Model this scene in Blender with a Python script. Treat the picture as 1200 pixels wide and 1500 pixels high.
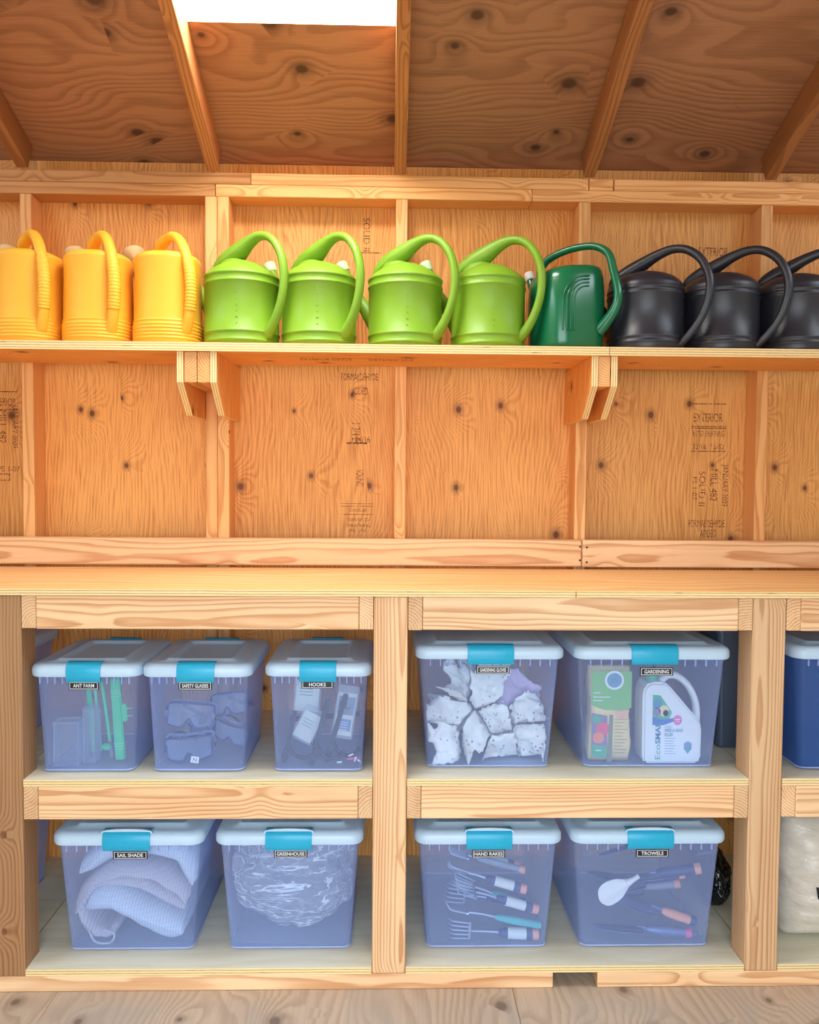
import bpy, bmesh, math, random
from mathutils import Vector, Matrix, noise as mn
for o in list(bpy.data.objects): bpy.data.objects.remove(o)
SC = bpy.context.scene
COL = SC.collection
R = math.radians

# ------------------------------------------------------------------ camera
def setup_camera():
    f, p, yw, rl = 1174.6, R(2.360), R(1.397), R(0.432)
    F = Vector((math.sin(yw)*math.cos(p), math.cos(yw)*math.cos(p), -math.sin(p)))
    r = Vector((math.cos(yw), -math.sin(yw), 0)); u = r.cross(F)
    X = math.cos(rl)*r + math.sin(rl)*u
    U = -math.sin(rl)*r + math.cos(rl)*u
    cd = bpy.data.cameras.new('camera'); co = bpy.data.objects.new('camera', cd)
    cd.sensor_fit = 'HORIZONTAL'; cd.sensor_width = 36.0; cd.lens = f/1200*36.0
    cd.clip_start = 0.05; cd.clip_end = 200
    m = Matrix((X, U, -F)).transposed().to_4x4(); m.translation = Vector((0, -2.109, 1.376))
    co.matrix_world = m
    COL.objects.link(co); SC.camera = co
setup_camera()

# ------------------------------------------------------------------ world, daylight, exposure
W = bpy.data.worlds.new('overcast_sky'); SC.world = W; W.use_nodes = True
bg = W.node_tree.nodes['Background']
bg.inputs[0].default_value = (0.78, 0.90, 1.0, 1); bg.inputs[1].default_value = 6.7
def area(name, loc, rot, sx, sy, power=0, col=(1, 1, 1), portal=False):
    l = bpy.data.lights.new(name, 'AREA'); l.shape = 'RECTANGLE'; l.size = sx; l.size_y = sy
    l.energy = power; l.color = col
    o = bpy.data.objects.new(name, l); o.location = loc; o.rotation_euler = rot; COL.objects.link(o)
    if portal: l.cycles.is_portal = True
    return o
area('doorway_portal', (0, -2.86, 1.05), (R(90), 0, 0), 2.3, 2.1, portal=True)
sl = area('skylight_daylight', (-.278, -.235, 2.845), (-math.atan(.40), 0, 0), .59, .88, 31, (1.0, .97, .92))
sun = bpy.data.lights.new('sun', 'SUN'); sun.energy = 3.0; sun.angle = R(12); sun.color = (1, .95, .86)
so = bpy.data.objects.new('sun', sun); so.rotation_euler = (R(-20), R(16), 0); so.location = (0, 0, 6); COL.objects.link(so)
SC.view_settings.view_transform = 'Standard'; SC.view_settings.look = 'None'
SC.view_settings.gamma = 1.0; SC.view_settings.exposure = 0.25; SC.view_settings.use_curve_mapping = False
SC.cycles.max_bounces = 14; SC.cycles.diffuse_bounces = 5; SC.cycles.transparent_max_bounces = 24
SC.cycles.transmission_bounces = 8; SC.cycles.caustics_reflective = False; SC.cycles.caustics_refractive = False

# ------------------------------------------------------------------ colour + node helpers
def lin(c):
    if isinstance(c, str): c = [int(c[i:i+2], 16) for i in (0, 2, 4)]
    out = []
    for v in c:
        v /= 255.0
        out.append(v/12.92 if v <= .04045 else ((v+.055)/1.055)**2.4)
    return (*out, 1.0)

class NT:
    def __init__(s, name):
        s.mat = bpy.data.materials.new(name); s.mat.use_nodes = True
        s.t = s.mat.node_tree; s.t.nodes.clear()
        s.out = s.t.nodes.new('ShaderNodeOutputMaterial')
    def n(s, typ, **kw):
        nd = s.t.nodes.new('ShaderNode'+typ)
        for k, v in kw.items(): setattr(nd, k, v)
        return nd
    def put(s, sock, v):
        if isinstance(v, bpy.types.NodeSocket): s.t.links.new(v, sock)
        elif v is not None: sock.default_value = v
    def m(s, op, a, b=None, c=None, clamp=False):
        nd = s.n('Math', operation=op, use_clamp=clamp)
        for i, v in enumerate((a, b, c)):
            if v is not None: s.put(nd.inputs[i], v)
        return nd.outputs[0]
    def v(s, op, a, b=None, scale=None):
        nd = s.n('VectorMath', operation=op)
        s.put(nd.inputs[0], a)
        if b is not None: s.put(nd.inputs[1], b)
        if scale is not None: s.put(nd.inputs['Scale'], scale)
        return nd.outputs['Value'] if op in ('LENGTH', 'DOT_PRODUCT', 'DISTANCE') else nd.outputs[0]
    def noise(s, vec, scale=1.0, detail=2.0, rough=.5, dist=0.0):
        nd = s.n('TexNoise'); s.put(nd.inputs['Vector'], vec); nd.inputs['Scale'].default_value = scale
        nd.inputs['Detail'].default_value = detail; nd.inputs['Roughness'].default_value = rough
        nd.inputs['Distortion'].default_value = dist
        return nd.outputs[0]
    def mix(s, f, a, b, mode='MIX'):
        nd = s.n('Mix', data_type='RGBA', blend_type=mode)
        s.put(nd.inputs[0], f); s.put(nd.inputs[6], a); s.put(nd.inputs[7], b)
        return nd.outputs[2]
    def sm(s, x, lo, hi):
        nd = s.n('MapRange', interpolation_type='SMOOTHSTEP'); s.put(nd.inputs[0], x)
        s.put(nd.inputs[1], lo); s.put(nd.inputs[2], hi)
        return nd.outputs[0]
    def attr(s, name):
        nd = s.n('Attribute', attribute_name=name); return nd.outputs['Vector']
    def bsdf(s, col, rough=.5, bump=None, bstr=.2, bdist=.002, **kw):
        b = s.n('BsdfPrincipled'); s.put(b.inputs['Base Color'], col); s.put(b.inputs['Roughness'], rough)
        for k, v in kw.items(): s.put(b.inputs[k.replace('_', ' ')], v)
        if bump is not None:
            bn = s.n('Bump'); bn.inputs['Strength'].default_value = bstr; bn.inputs['Distance'].default_value = bdist
            s.put(bn.inputs['Height'], bump); s.t.links.new(bn.outputs[0], b.inputs['Normal'])
        return b
    def fin(s, sh):
        s.t.links.new(sh.outputs[0] if hasattr(sh, 'outputs') else sh, s.out.inputs[0]); return s.mat

def objcol(t): return t.n('ObjectInfo').outputs['Color']

def lumber_mat(name, light, dark, knot, ring=.0075, rough=.62, knots=.62):
    t = NT(name); w = t.attr('wc')
    sx = t.n('SeparateXYZ'); t.put(sx.inputs[0], w); u_, v_, w_ = sx.outputs
    q = t.v('MULTIPLY', w, (3.2, 9, 9))
    vo = t.n('TexVoronoi'); t.put(vo.inputs['Vector'], q); vo.inputs['Scale'].default_value = 1
    cs = t.n('SeparateColor'); t.put(cs.inputs[0], vo.outputs['Color'])
    dl = t.v('MULTIPLY', t.v('SUBTRACT', q, vo.outputs['Position']), (1/4.2, 1/9, .6/9))
    d = t.v('LENGTH', dl)
    ex = t.m('GREATER_THAN', cs.outputs[0], knots)
    rk = t.m('MULTIPLY_ADD', cs.outputs[1], .009, .005)
    e = t.m('EXPONENT', t.m('MULTIPLY', t.m('POWER', t.m('DIVIDE', d, .028), 2), -1))
    bulge = t.m('MULTIPLY', t.m('MULTIPLY', e, ex), .026)
    warp = t.m('MULTIPLY', t.m('SUBTRACT', t.noise(t.v('MULTIPLY', w, (1.5, 9, 9)), 1, 2), .5), .03)
    fine = t.m('MULTIPLY', t.m('SUBTRACT', t.noise(t.v('MULTIPLY', w, (5, 60, 60)), 1, 2), .5), .003)
    r = t.m('SQRT', t.m('ADD', t.m('POWER', v_, 2), t.m('POWER', w_, 2)))
    ph = t.m('DIVIDE', t.m('ADD', t.m('ADD', r, warp), t.m('ADD', bulge, fine)), ring)
    fr = t.m('FRACT', ph)
    line = t.m('MULTIPLY', t.sm(fr, .35, .88), t.m('SUBTRACT', 1, t.sm(fr, .9, 1.0)))
    streak = t.noise(t.v('MULTIPLY', w, (2.5, 90, 90)), 1, 3)
    broad = t.noise(t.v('MULTIPLY', w, (1.3, 11, 11)), 1, 2)
    f = t.m('ADD', t.m('MULTIPLY', line, .62), t.m('MULTIPLY', t.m('SUBTRACT', streak, .45), .55))
    f = t.m('ADD', f, t.m('MULTIPLY', t.m('SUBTRACT', broad, .45), .9), clamp=True)
    c = t.mix(f, lin(light), lin(dark))
    km = t.m('MULTIPLY', ex, t.m('SUBTRACT', 1, t.sm(d, t.m('MULTIPLY', rk, .8), t.m('MULTIPLY', rk, 1.25))))
    kr = t.m('FRACT', t.m('DIVIDE', d, .0032))
    c = t.mix(t.m('MULTIPLY', km, t.m('MULTIPLY_ADD', kr, .4, .55)), c, lin(knot))
    c = t.mix(1.0, c, objcol(t), 'MULTIPLY')
    return t.fin(t.bsdf(c, rough, t.m('ADD', streak, t.m('MULTIPLY', line, -.3)), .25, .0012))

def ply_mat(name, light, dark, knot, line_w=.017, amp=.15, contrast=.6, rough=.6, knots=.55, ks=(2.6, 5.5), wear=0.0, wearcol='8a8070', kr_=1.0, sk=.8):
    t = NT(name); w = t.attr('wc')
    sx = t.n('SeparateXYZ'); t.put(sx.inputs[0], w); u_, v_, w_ = sx.outputs
    flat = t.v('MULTIPLY', w, (1, 1, .02))
    q = t.v('MULTIPLY', w, (ks[0], ks[1], .02))
    vo = t.n('TexVoronoi'); t.put(vo.inputs['Vector'], q); vo.inputs['Scale'].default_value = 1
    cs = t.n('SeparateColor'); t.put(cs.inputs[0], vo.outputs['Color'])
    dl = t.v('MULTIPLY', t.v('SUBTRACT', q, vo.outputs['Position']), (.8/ks[0], 1/ks[1], 0))
    d = t.v('LENGTH', dl); ex = t.m('GREATER_THAN', cs.outputs[0], knots)
    e = t.m('EXPONENT', t.m('MULTIPLY', t.m('POWER', t.m('DIVIDE', d, .05), 2), -1))
    bulge = t.m('MULTIPLY', t.m('MULTIPLY', e, ex), .07)
    wa = t.m('MULTIPLY', t.m('SUBTRACT', t.noise(t.v('MULTIPLY', flat, (1.5, 4.2, 1)), 1, 1.5, .45), .5), amp*2)
    wb = t.m('MULTIPLY', t.m('SUBTRACT', t.noise(t.v('MULTIPLY', flat, (9, 26, 1)), 1, 2, .5), .5), .012)
    ph = t.m('DIVIDE', t.m('ADD', t.m('ADD', v_, wa), t.m('ADD', bulge, wb)), line_w)
    fr = t.m('FRACT', ph)
    line = t.m('MULTIPLY', t.sm(fr, .25, .8), t.m('SUBTRACT', 1, t.sm(fr, .86, 1.0)))
    streak = t.noise(t.v('MULTIPLY', flat, (7, 170, 1)), 1, 3, .6)
    broad = t.noise(t.v('MULTIPLY', flat, (1.2, 3.5, 1)), 1, 3)
    f = t.m('ADD', t.m('MULTIPLY', line, contrast), t.m('MULTIPLY', t.m('SUBTRACT', streak, .48), sk))
    f = t.m('ADD', f, t.m('MULTIPLY', t.m('SUBTRACT', broad, .42), .9), clamp=True)
    c = t.mix(f, lin(light), lin(dark))
    if wear:
        wn = t.noise(t.v('MULTIPLY', flat, (3, 5, 1)), 1, 6, .65)
        c = t.mix(t.m('MULTIPLY', t.sm(wn, .42, .62), wear), c, lin(wearcol))
    rk = t.m('MULTIPLY_ADD', cs.outputs[1], .008*kr_, .005*kr_)
    km = t.m('MULTIPLY', ex, t.m('SUBTRACT', 1, t.sm(d, t.m('MULTIPLY', rk, .6), t.m('MULTIPLY', rk, 1.35))))
    halo = t.m('MULTIPLY', ex, t.m('SUBTRACT', 1, t.sm(d, rk, t.m('MULTIPLY', rk, 3.2))))
    c = t.mix(t.m('MULTIPLY', halo, .4), c, lin(knot)); c = t.mix(t.m('MULTIPLY', km, .85), c, lin(knot))
    c = t.mix(1.0, c, objcol(t), 'MULTIPLY')
    return t.fin(t.bsdf(c, rough, streak, .2, .001))

def plyedge_mat(name, light, dark):
    t = NT(name); w = t.attr('wc')
    sx = t.n('SeparateXYZ'); t.put(sx.inputs[0], w)
    wob = t.m('MULTIPLY', t.m('SUBTRACT', t.noise(t.v('MULTIPLY', w, (8, 8, 30)), 1, 2), .5), .0022)
    fr = t.m('FRACT', t.m('DIVIDE', t.m('ADD', sx.outputs[2], wob), .0072))
    line = t.m('MULTIPLY', t.sm(fr, .5, .68), t.m('SUBTRACT', 1, t.sm(fr, .86, 1)))
    gap = t.sm(t.noise(t.v('MULTIPLY', w, (14, 14, 160)), 1, 2, .5), .66, .72)
    nz = t.noise(t.v('MULTIPLY', w, (60, 60, 400)), 1, 2)
    c = t.mix(t.m('ADD', t.m('MULTIPLY', line, .7), t.m('MULTIPLY', t.m('SUBTRACT', nz, .5), .5), clamp=True), lin(light), lin(dark))
    c = t.mix(t.m('MULTIPLY', gap, t.m('MULTIPLY', line, .8)), c, lin('4a3420'))
    c = t.mix(1.0, c, objcol(t), 'MULTIPLY')
    return t.fin(t.bsdf(c, .7))

def plain(name, col, rough=.45, metal=0.0, spec=.5, nscale=40.0, namt=.06, bump=0.0, sss=0.0, coat=0.0):
    t = NT(name); tc = t.n('TexCoord')
    nz = t.noise(tc.outputs['Object'], nscale, 3)
    dark = tuple(x*.72 for x in lin(col)[:3])+(1,)
    c = t.mix(t.m('MULTIPLY', nz, namt*2), lin(col), dark)
    kw = dict(Metallic=metal)
    b = t.bsdf(c, rough, nz if bump else None, bump, .001, **kw)
    b.inputs['Specular IOR Level'].default_value = spec
    b.inputs['Coat Weight'].default_value = coat
    if sss:
        b.inputs['Subsurface Weight'].default_value = sss; b.inputs['Subsurface Radius'].default_value = (.02, .02, .02)
    return t.fin(b)

def clear_mat(name, col, opacity, rough=.3, tint=(1, 1, 1), trans=.35, edge=.0, bump=0.0, bscale=60.0):
    """see-through plastic: part of the light goes straight through, part is scattered by the milky plastic"""
    t = NT(name); tc = t.n('TexCoord')
    tr = t.n('BsdfTransparent'); tr.inputs[0].default_value = (*tint, 1)
    nz = t.noise(tc.outputs['Object'], bscale, 3)
    b = t.bsdf(lin(col), rough, nz if bump else None, bump, .003)
    tl = t.n('BsdfTranslucent'); tl.inputs[0].default_value = lin(col)
    m1 = t.n('MixShader'); m1.inputs[0].default_value = trans
    t.t.links.new(b.outputs[0], m1.inputs[1]); t.t.links.new(tl.outputs[0], m1.inputs[2])
    m2 = t.n('MixShader')
    lw = t.n('LayerWeight'); lw.inputs[0].default_value = .35
    t.put(m2.inputs[0], t.m('ADD', t.m('MULTIPLY', lw.outputs['Facing'], edge), opacity, clamp=True))
    t.t.links.new(tr.outputs[0], m2.inputs[1]); t.t.links.new(m1.outputs[0], m2.inputs[2])
    return t.fin(m2)

M = {}
M['lum'] = lumber_mat('bench_lumber', 'ecc79b', 'bd7f4c', '8a4c24')
M['stud'] = lumber_mat('wall_stud_lumber', 'f0b878', 'c47f3c', '7c4218')
M['raft'] = lumber_mat('rafter_lumber', 'bb7d4b', '875024', '532c14')
M['wall'] = ply_mat('wall_plywood', 'f0b266', 'be7529', '5e2608', line_w=.012, amp=.10, contrast=.36, knots=.58, ks=(4.2, 6.5), kr_=.8, sk=2.3)
M['roof'] = ply_mat('roof_plywood', 'b98560', '875538', '4c3226', line_w=.034, amp=.24, contrast=.42, knots=.6, ks=(3.4, 6.0), kr_=1.5)
M['wtop'] = ply_mat('worktop_plywood', 'ebbd80', 'cc9050', '9a5a24', line_w=.05, amp=.12, contrast=.45, knots=.93, ks=(1.5, 3))
M['shelf'] = ply_mat('shelf_plywood', 'dfdcc6', 'c0ba9e', '6f6244', line_w=.06, amp=.12, contrast=.22, knots=.9, ks=(1.5, 3))
M['floor'] = ply_mat('floor_plywood', 'b9a591', '927e69', '66564a', line_w=.03, amp=.2, contrast=.4, knots=.6, ks=(6, 7), wear=.5, wearcol='9f958c', kr_=1.3)
M['edge'] = plyedge_mat('plywood_edge', 'ecd49c', 'a87a40')
def ink_mat():
    t = NT('stamp_ink'); tc = t.n('TexCoord'); g = t.n('NewGeometry')
    nz = t.noise(g.outputs['Position'], 220, 2)
    tr = t.n('BsdfTransparent'); b = t.bsdf(lin('6b3f22'), .9); m = t.n('MixShader')
    t.put(m.inputs[0], t.m('MULTIPLY', t.sm(nz, .30, .55), .85))
    t.t.links.new(tr.outputs[0], m.inputs[1]); t.t.links.new(b.outputs[0], m.inputs[2]); return t.fin(m)
M['ink'] = ink_mat()
M['nail'] = plain('nail_steel', '4a4038', .4, .8)
M['siding'] = plain('outer_siding', '8a6a4a', .8)
M['ground'] = plain('gravel_ground', 'a9a49a', .95, nscale=8, namt=.3)
def lid_mat():
    t = NT('lid_plastic'); b = t.bsdf(lin('d0ebff'), .32); tl = t.n('BsdfTranslucent'); tl.inputs[0].default_value = lin('cfe6ff')  # blue cast of the sky is put into the lid colour itself
    m = t.n('MixShader'); m.inputs[0].default_value = .24
    t.t.links.new(b.outputs[0], m.inputs[1]); t.t.links.new(tl.outputs[0], m.inputs[2]); return t.fin(m)
M['lid'] = lid_mat()
M['teal'] = plain('latch_plastic', '1fa8cf', .38, nscale=90, namt=.12, bump=.1)
M['tub'] = clear_mat('tub_plastic', 'b2c7ff', .225, .3, (.865, .93, 1.0), .12, .4)
M['tubrim'] = clear_mat('tub_rim_plastic', 'c6d4fb', .72, .28, (.95, .97, 1.0), .3, .2)
M['blacklab'] = plain('label_black', '14151c', .4)
M['white'] = plain('white_print', 'f2f3f5', .5)
M['black'] = plain('black_plastic', '15161a', .38)

# ------------------------------------------------------------------ mesh helpers
def mesh_obj(name, verts, faces, mat, parent=None, smooth=False, wc=None, mats=None, midx=None, loc=None):
    me = bpy.data.meshes.new(name); me.from_pydata([tuple(v) for v in verts], [], faces); me.update()
    for mm in (mats or [mat]): me.materials.append(mm)
    if midx: me.polygons.foreach_set('material_index', midx)
    if smooth: me.polygons.foreach_set('use_smooth', [True]*len(me.polygons))
    if wc:
        a = me.attributes.new('wc', 'FLOAT_VECTOR', 'POINT')
        a.data.foreach_set('vector', [c for v in wc for c in v])
    o = bpy.data.objects.new(name, me); COL.objects.link(o)
    if parent: o.parent = parent
    if loc is not None: o.location = loc
    return o

def empty(name, loc=(0, 0, 0), rz=0.0):
    o = bpy.data.objects.new(name, None); o.location = loc; o.rotation_euler = (0, 0, rz)
    o.empty_display_size = .05; COL.objects.link(o); return o

def tag(o, label=None, cat=None, group=None, kind=None):
    if label: o['label'] = label
    if cat: o['category'] = cat
    if group: o['group'] = group
    if kind: o['kind'] = kind
    return o

def auto_smooth(o, ang=35):
    me = o.data; bm = bmesh.new(); bm.from_mesh(me)
    for f in bm.faces: f.smooth = True
    for e in bm.edges:
        if len(e.link_faces) == 2 and e.calc_face_angle(0) > R(ang): e.smooth = False
    bm.to_mesh(me); bm.free(); return o

RND = random.Random(7)
AX = {'x': (0, 1, 2), 'y': (1, 0, 2), 'z': (2, 0, 1)}
def woodify(o, axis, seed=None, center=None, thick=None):
    """store metre coordinates with the grain axis first"""
    rr = random.Random(seed) if seed is not None else RND
    near, far = rr.uniform(-.03, .03), rr.uniform(.045, .085)*rr.choice((-1, 1))
    cc = center or {'x': (far, near), 'z': (near, far), 'y': (near*2, far)}[axis]
    off = (rr.uniform(-40, 40), cc[0], cc[1])
    a = o.data.attributes.new('wc', 'FLOAT_VECTOR', 'POINT'); i0, i1, i2 = AX[axis]
    dat = []
    for v in o.data.vertices:
        c = v.co; dat += [c[i0]+off[0], c[i1]+off[1], c[i2]+off[2]]
    a.data.foreach_set('vector', dat)

def tint(o, k=None, warm=0.0):
    k = k if k is not None else RND.uniform(.86, 1.06)
    o.color = (k*(1+warm), k, k*(1-warm), 1); return o

def board(name, lo, hi, axis, mat, parent=None, bev=.003, seed=None, k=None, warm=None, center=None):
    """a length of lumber between two corners, mesh centred on its own middle"""
    lo, hi = Vector(lo), Vector(hi); c = (lo+hi)/2; s = hi-lo
    bm = bmesh.new(); bmesh.ops.create_cube(bm, size=1)
    for v in bm.verts: v.co = Vector((v.co.x*s.x, v.co.y*s.y, v.co.z*s.z))
    bmesh.ops.bevel(bm, geom=bm.edges[:], offset=bev, segments=2, affect='EDGES', profile=.5)
    me = bpy.data.meshes.new(name); bm.to_mesh(me); bm.free(); me.materials.append(mat)
    o = bpy.data.objects.new(name, me); COL.objects.link(o); o.location = c
    if parent: o.parent = parent
    woodify(o, axis, seed, center); tint(o, k, warm if warm is not None else RND.uniform(-.03, .05))
    return o

def sheet(name, poly, n0, n1, plane, grain, face, edge, parent=None, k=1.0, warm=0.0, seed=None, off=(0, 0)):
    """plywood: a 2-D outline (in plane 'xy','xz') extruded n0..n1 along the third axis; edge faces show the plies"""
    P = len(poly); vs = []; wc = []
    rr = random.Random(seed if seed is not None else RND.random()); ou, ov = rr.uniform(-30, 30), rr.uniform(-30, 30)
    for n in (n0, n1):
        for a, b in poly:
            if plane == 'xy': p = (a, b, n); uvw = {'x': (a, b), 'y': (b, a)}[grain]
            elif plane == 'xz': p = (a, n, b); uvw = {'x': (a, b), 'z': (b, a)}[grain]
            else: p = (n, a, b); uvw = {'y': (a, b), 'z': (b, a)}[grain]
            vs.append(p); wc.append((uvw[0]+ou, uvw[1]+ov, n-n0))
    fs = [list(range(P)), list(range(2*P-1, P-1, -1))]; mi = [0, 0]
    for i in range(P):
        j = (i+1) % P; fs.append([i, P+i, P+j, j]); mi.append(1)
    me = bpy.data.meshes.new(name); me.from_pydata(vs, [], fs); me.materials.append(face); me.materials.append(edge)
    me.polygons.foreach_set('material_index', mi)
    a = me.attributes.new('wc', 'FLOAT_VECTOR', 'POINT'); a.data.foreach_set('vector', [c for v in wc for c in v])
    bm = bmesh.new(); bm.from_mesh(me); bmesh.ops.recalc_face_normals(bm, faces=bm.faces); bm.to_mesh(me); bm.free()
    o = bpy.data.objects.new(name, me); COL.objects.link(o)
    if parent: o.parent = parent
    o.color = (k*(1+warm), k, k*(1-warm), 1)
    return o

def rect(x0, x1, y0, y1): return [(x0, y0), (x1, y0), (x1, y1), (x0, y1)]

_txt = {}
def text_geo(s, bold=0.0):
    key = (s, bold)
    if key in _txt: return _txt[key]
    cu = bpy.data.curves.new('t', 'FONT'); cu.body = s; cu.size = 1; cu.offset = bold; cu.resolution_u = 3
    ob = bpy.data.objects.new('t', cu); COL.objects.link(ob)
    bpy.context.view_layer.update()
    me = bpy.data.meshes.new_from_object(ob.evaluated_get(bpy.context.evaluated_depsgraph_get()))
    V = [v.co.copy() for v in me.vertices]; Fc = [list(p.vertices) for p in me.polygons]
    bpy.data.objects.remove(ob); bpy.data.curves.remove(cu); bpy.data.meshes.remove(me)
    x0 = min(v.x for v in V); x1 = max(v.x for v in V); y0 = min(v.y for v in V); y1 = max(v.y for v in V)
    V = [((v.x-x0)/(x1-x0)-.5, (v.y-y0)/(y1-y0)-.5) for v in V]
    _txt[key] = (V, Fc); return _txt[key]

def lettering(name, s, w, h, mat, parent, at, rot=0.0, bold=.0, mtx=None):
    """flat print facing -y, centred at 'at' (parent space), turned by rot in its plane"""
    V, Fc = text_geo(s, bold); c, sn = math.cos(rot), math.sin(rot)
    vs = []
    for a, b in V:
        x, z = a*w, b*h; x, z = x*c-z*sn, x*sn+z*c
        vs.append(Vector((x, 0, z)))
    if mtx: vs = [mtx @ v for v in vs]
    return mesh_obj(name, vs, Fc, mat, parent, loc=at)

def frame_strip(name, w, h, t, mat, parent, at):
    o = [(-w/2, -h/2), (w/2, -h/2), (w/2, h/2), (-w/2, h/2)]
    i = [(-w/2+t, -h/2+t), (w/2-t, -h/2+t), (w/2-t, h/2-t), (-w/2+t, h/2-t)]
    vs = [(a, 0, b) for a, b in o+i]
    return mesh_obj(name, vs, [[k, (k+1) % 4, 4+(k+1) % 4, 4+k] for k in range(4)], mat, parent, loc=at)

def rrect(w, d, r, n=6):
    pts = []
    for cx, cy, a0 in ((w/2-r, d/2-r, 0), (-w/2+r, d/2-r, 90), (-w/2+r, -d/2+r, 180), (w/2-r, -d/2+r, 270)):
        for i in range(n+1):
            a = R(a0+90*i/n); pts.append((cx+r*math.cos(a), cy+r*math.sin(a)))
    return pts

def loft(rings, cap0=False, cap1=False):
    n = len(rings[0]); vs = [p for r in rings for p in r]; fs = []
    for k in range(len(rings)-1):
        for i in range(n):
            j = (i+1) % n; fs.append([k*n+i, k*n+j, (k+1)*n+j, (k+1)*n+i])
    if cap0: fs.append(list(range(n-1, -1, -1)))
    if cap1: fs.append([(len(rings)-1)*n+i for i in range(n)])
    return vs, fs

def lathe(prof, n=48, sup=2.0, sx=1.0, sy=1.0, cap0=True, cap1=True):
    rings = []
    for r, z in prof:
        ring = []
        for i in range(n):
            a = 2*math.pi*i/n; c, s = math.cos(a), math.sin(a)
            k = (abs(c)**sup+abs(s)**sup)**(-1/sup)
            ring.append((r*k*c*sx, r*k*s*sy, z))
        rings.append(ring)
    return loft(rings, cap0, cap1)

def catmull(P, n=8):
    out = []; P = [Vector(p) for p in P]
    for i in range(len(P)-1):
        p0 = P[max(i-1, 0)]; p1 = P[i]; p2 = P[i+1]; p3 = P[min(i+2, len(P)-1)]
        for k in range(n):
            t = k/n
            out.append(.5*((2*p1)+(-p0+p2)*t+(2*p0-5*p1+4*p2-p3)*t*t+(-p0+3*p1-3*p2+p3)*t**3))
    out.append(P[-1]); return out

def sweep(path, rad, sides=14, up=None, cap=True):
    """tube along 3-D path; rad = list of (a along in-plane normal, b along 'up')"""
    rings = []; n = len(path); prev = None
    for i, p in enumerate(path):
        tg = (path[min(i+1, n-1)]-path[max(i-1, 0)]).normalized()
        if up is not None: B = up
        else:
            ref = prev if prev is not None else (Vector((0, 0, 1)) if abs(tg.z) < .9 else Vector((1, 0, 0)))
            B = (ref-tg*ref.dot(tg)).normalized(); prev = B
        Nn = tg.cross(B).normalized()
        a, b = rad[i] if isinstance(rad, list) else (rad, rad)
        rings.append([p+Nn*a*math.cos(2*math.pi*k/sides)+B*b*math.sin(2*math.pi*k/sides) for k in range(sides)])
    return loft(rings, cap, cap)

def tube(name, pts, r, mat, parent, n=6, sides=10, up=None):
    path = catmull(pts, n)
    rad = r
    if isinstance(r, list):
        rv = catmull([Vector((a if isinstance(a, (int, float)) else a[0], a if isinstance(a, (int, float)) else a[1], 0)) for a in r], n)
        rad = [(v.x, v.y) for v in rv]
    vs, fs = sweep(path, rad, sides, up)
    return mesh_obj(name, vs, fs, mat, parent, smooth=True)

def bevel_box(name, size, mat, parent, at, bev=.002, rot=(0, 0, 0), seg=2):
    bm = bmesh.new(); bmesh.ops.create_cube(bm, size=1)
    for v in bm.verts: v.co = Vector((v.co.x*size[0], v.co.y*size[1], v.co.z*size[2]))
    bmesh.ops.bevel(bm, geom=bm.edges[:], offset=bev, segments=seg, affect='EDGES')
    me = bpy.data.meshes.new(name); bm.to_mesh(me); bm.free(); me.materials.append(mat)
    o = bpy.data.objects.new(name, me); COL.objects.link(o); o.location = at; o.rotation_euler = rot
    if parent: o.parent = parent
    return o

# ================================================================== THE SETTING
YS, YW = .554, .643          # stud faces, sheathing face
SA = math.atan(.40)          # roof pitch
def quad(name, pts, mat, parent=None, kind=None):
    o = mesh_obj(name, pts, [[0, 1, 2, 3]], mat, parent); woodify(o, 'z', 3); 
    if kind: o['kind'] = kind
    return o
def slab(name, lo, hi, mat, axis='x', parent=None, kind='structure'):
    o = board(name, lo, hi, axis, mat, parent, .001, k=1.0, warm=0.0)
    o.data.transform(Matrix.Translation(o.location)); o.location = (0, 0, 0)
    if kind: o['kind'] = kind
    return o

# floor: plywood sheets on a dark slab
floor = slab('floor', (-2.1, -2.85, -.10), (2.1, .66, -.0125), M['siding'])
fx = [-2.1, -.88, .34, 1.56, 2.1]
for i in range(4):
    for a, b in ((-2.85, -1.0), (-1.0, .64)):
        sheet('plywood_panel', rect(fx[i]+.001, fx[i+1]-.001, a+.001, b-.001), -.012, 0, 'xy', 'y', M['floor'], M['edge'], floor, RND.uniform(.95, 1.04), seed=20+i)
tag(slab('ground_outside', (-14, -24, -.4), (14, -2.87, -.15), M['ground']), kind='structure')

# back wall
wall = slab('wall_back', (-2.1, .656, -.1), (2.1, .69, 2.42), M['siding'], 'z')
panels = []
for x0, x1, k, wm, sd in ((-2.1, -1.19, .86, .06, 11), (-1.19, -.5695, 1.04, .05, 5), (-.5695, .635, .99, .055, 3), (.635, 1.852, .90, .015, 14), (1.852, 2.1, .95, .0, 15)):
    panels.append(sheet('plywood_panel', rect(x0+.0007, x1-.0007, 0, 2.428), YW, YW+.012, 'xz', 'z', M['wall'], M['edge'], wall, k, wm, sd))
studs = [(-1.82, .9), (-1.2058, 1.0), (-.6085, 1.06), (-.5695, 1.10), (.0136, 1.08), (.616, 1.0), (1.2238, .95), (1.833, .95)]
for x, k in studs:
    board('stud', (x, YS, .038), (x+.038, YW-.0005, 2.29), 'z', M['stud'], wall, .003, k=k, warm=.02)
board('bottom_plate', (-2.088, YS, .0006), (2.088, YW-.0005, .038), 'x', M['stud'], wall)
for a, b, k, wm in ((-2.09, -.576, .66, .12), (-.574, .46, 1.12, .06), (.461, 2.09, 1.0, .08)):
    board('top_plate', (a, YS-.001, 2.290), (b, YW-.0005, 2.3285), 'x', M['stud'], wall, .003, k=k, warm=wm)
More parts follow.
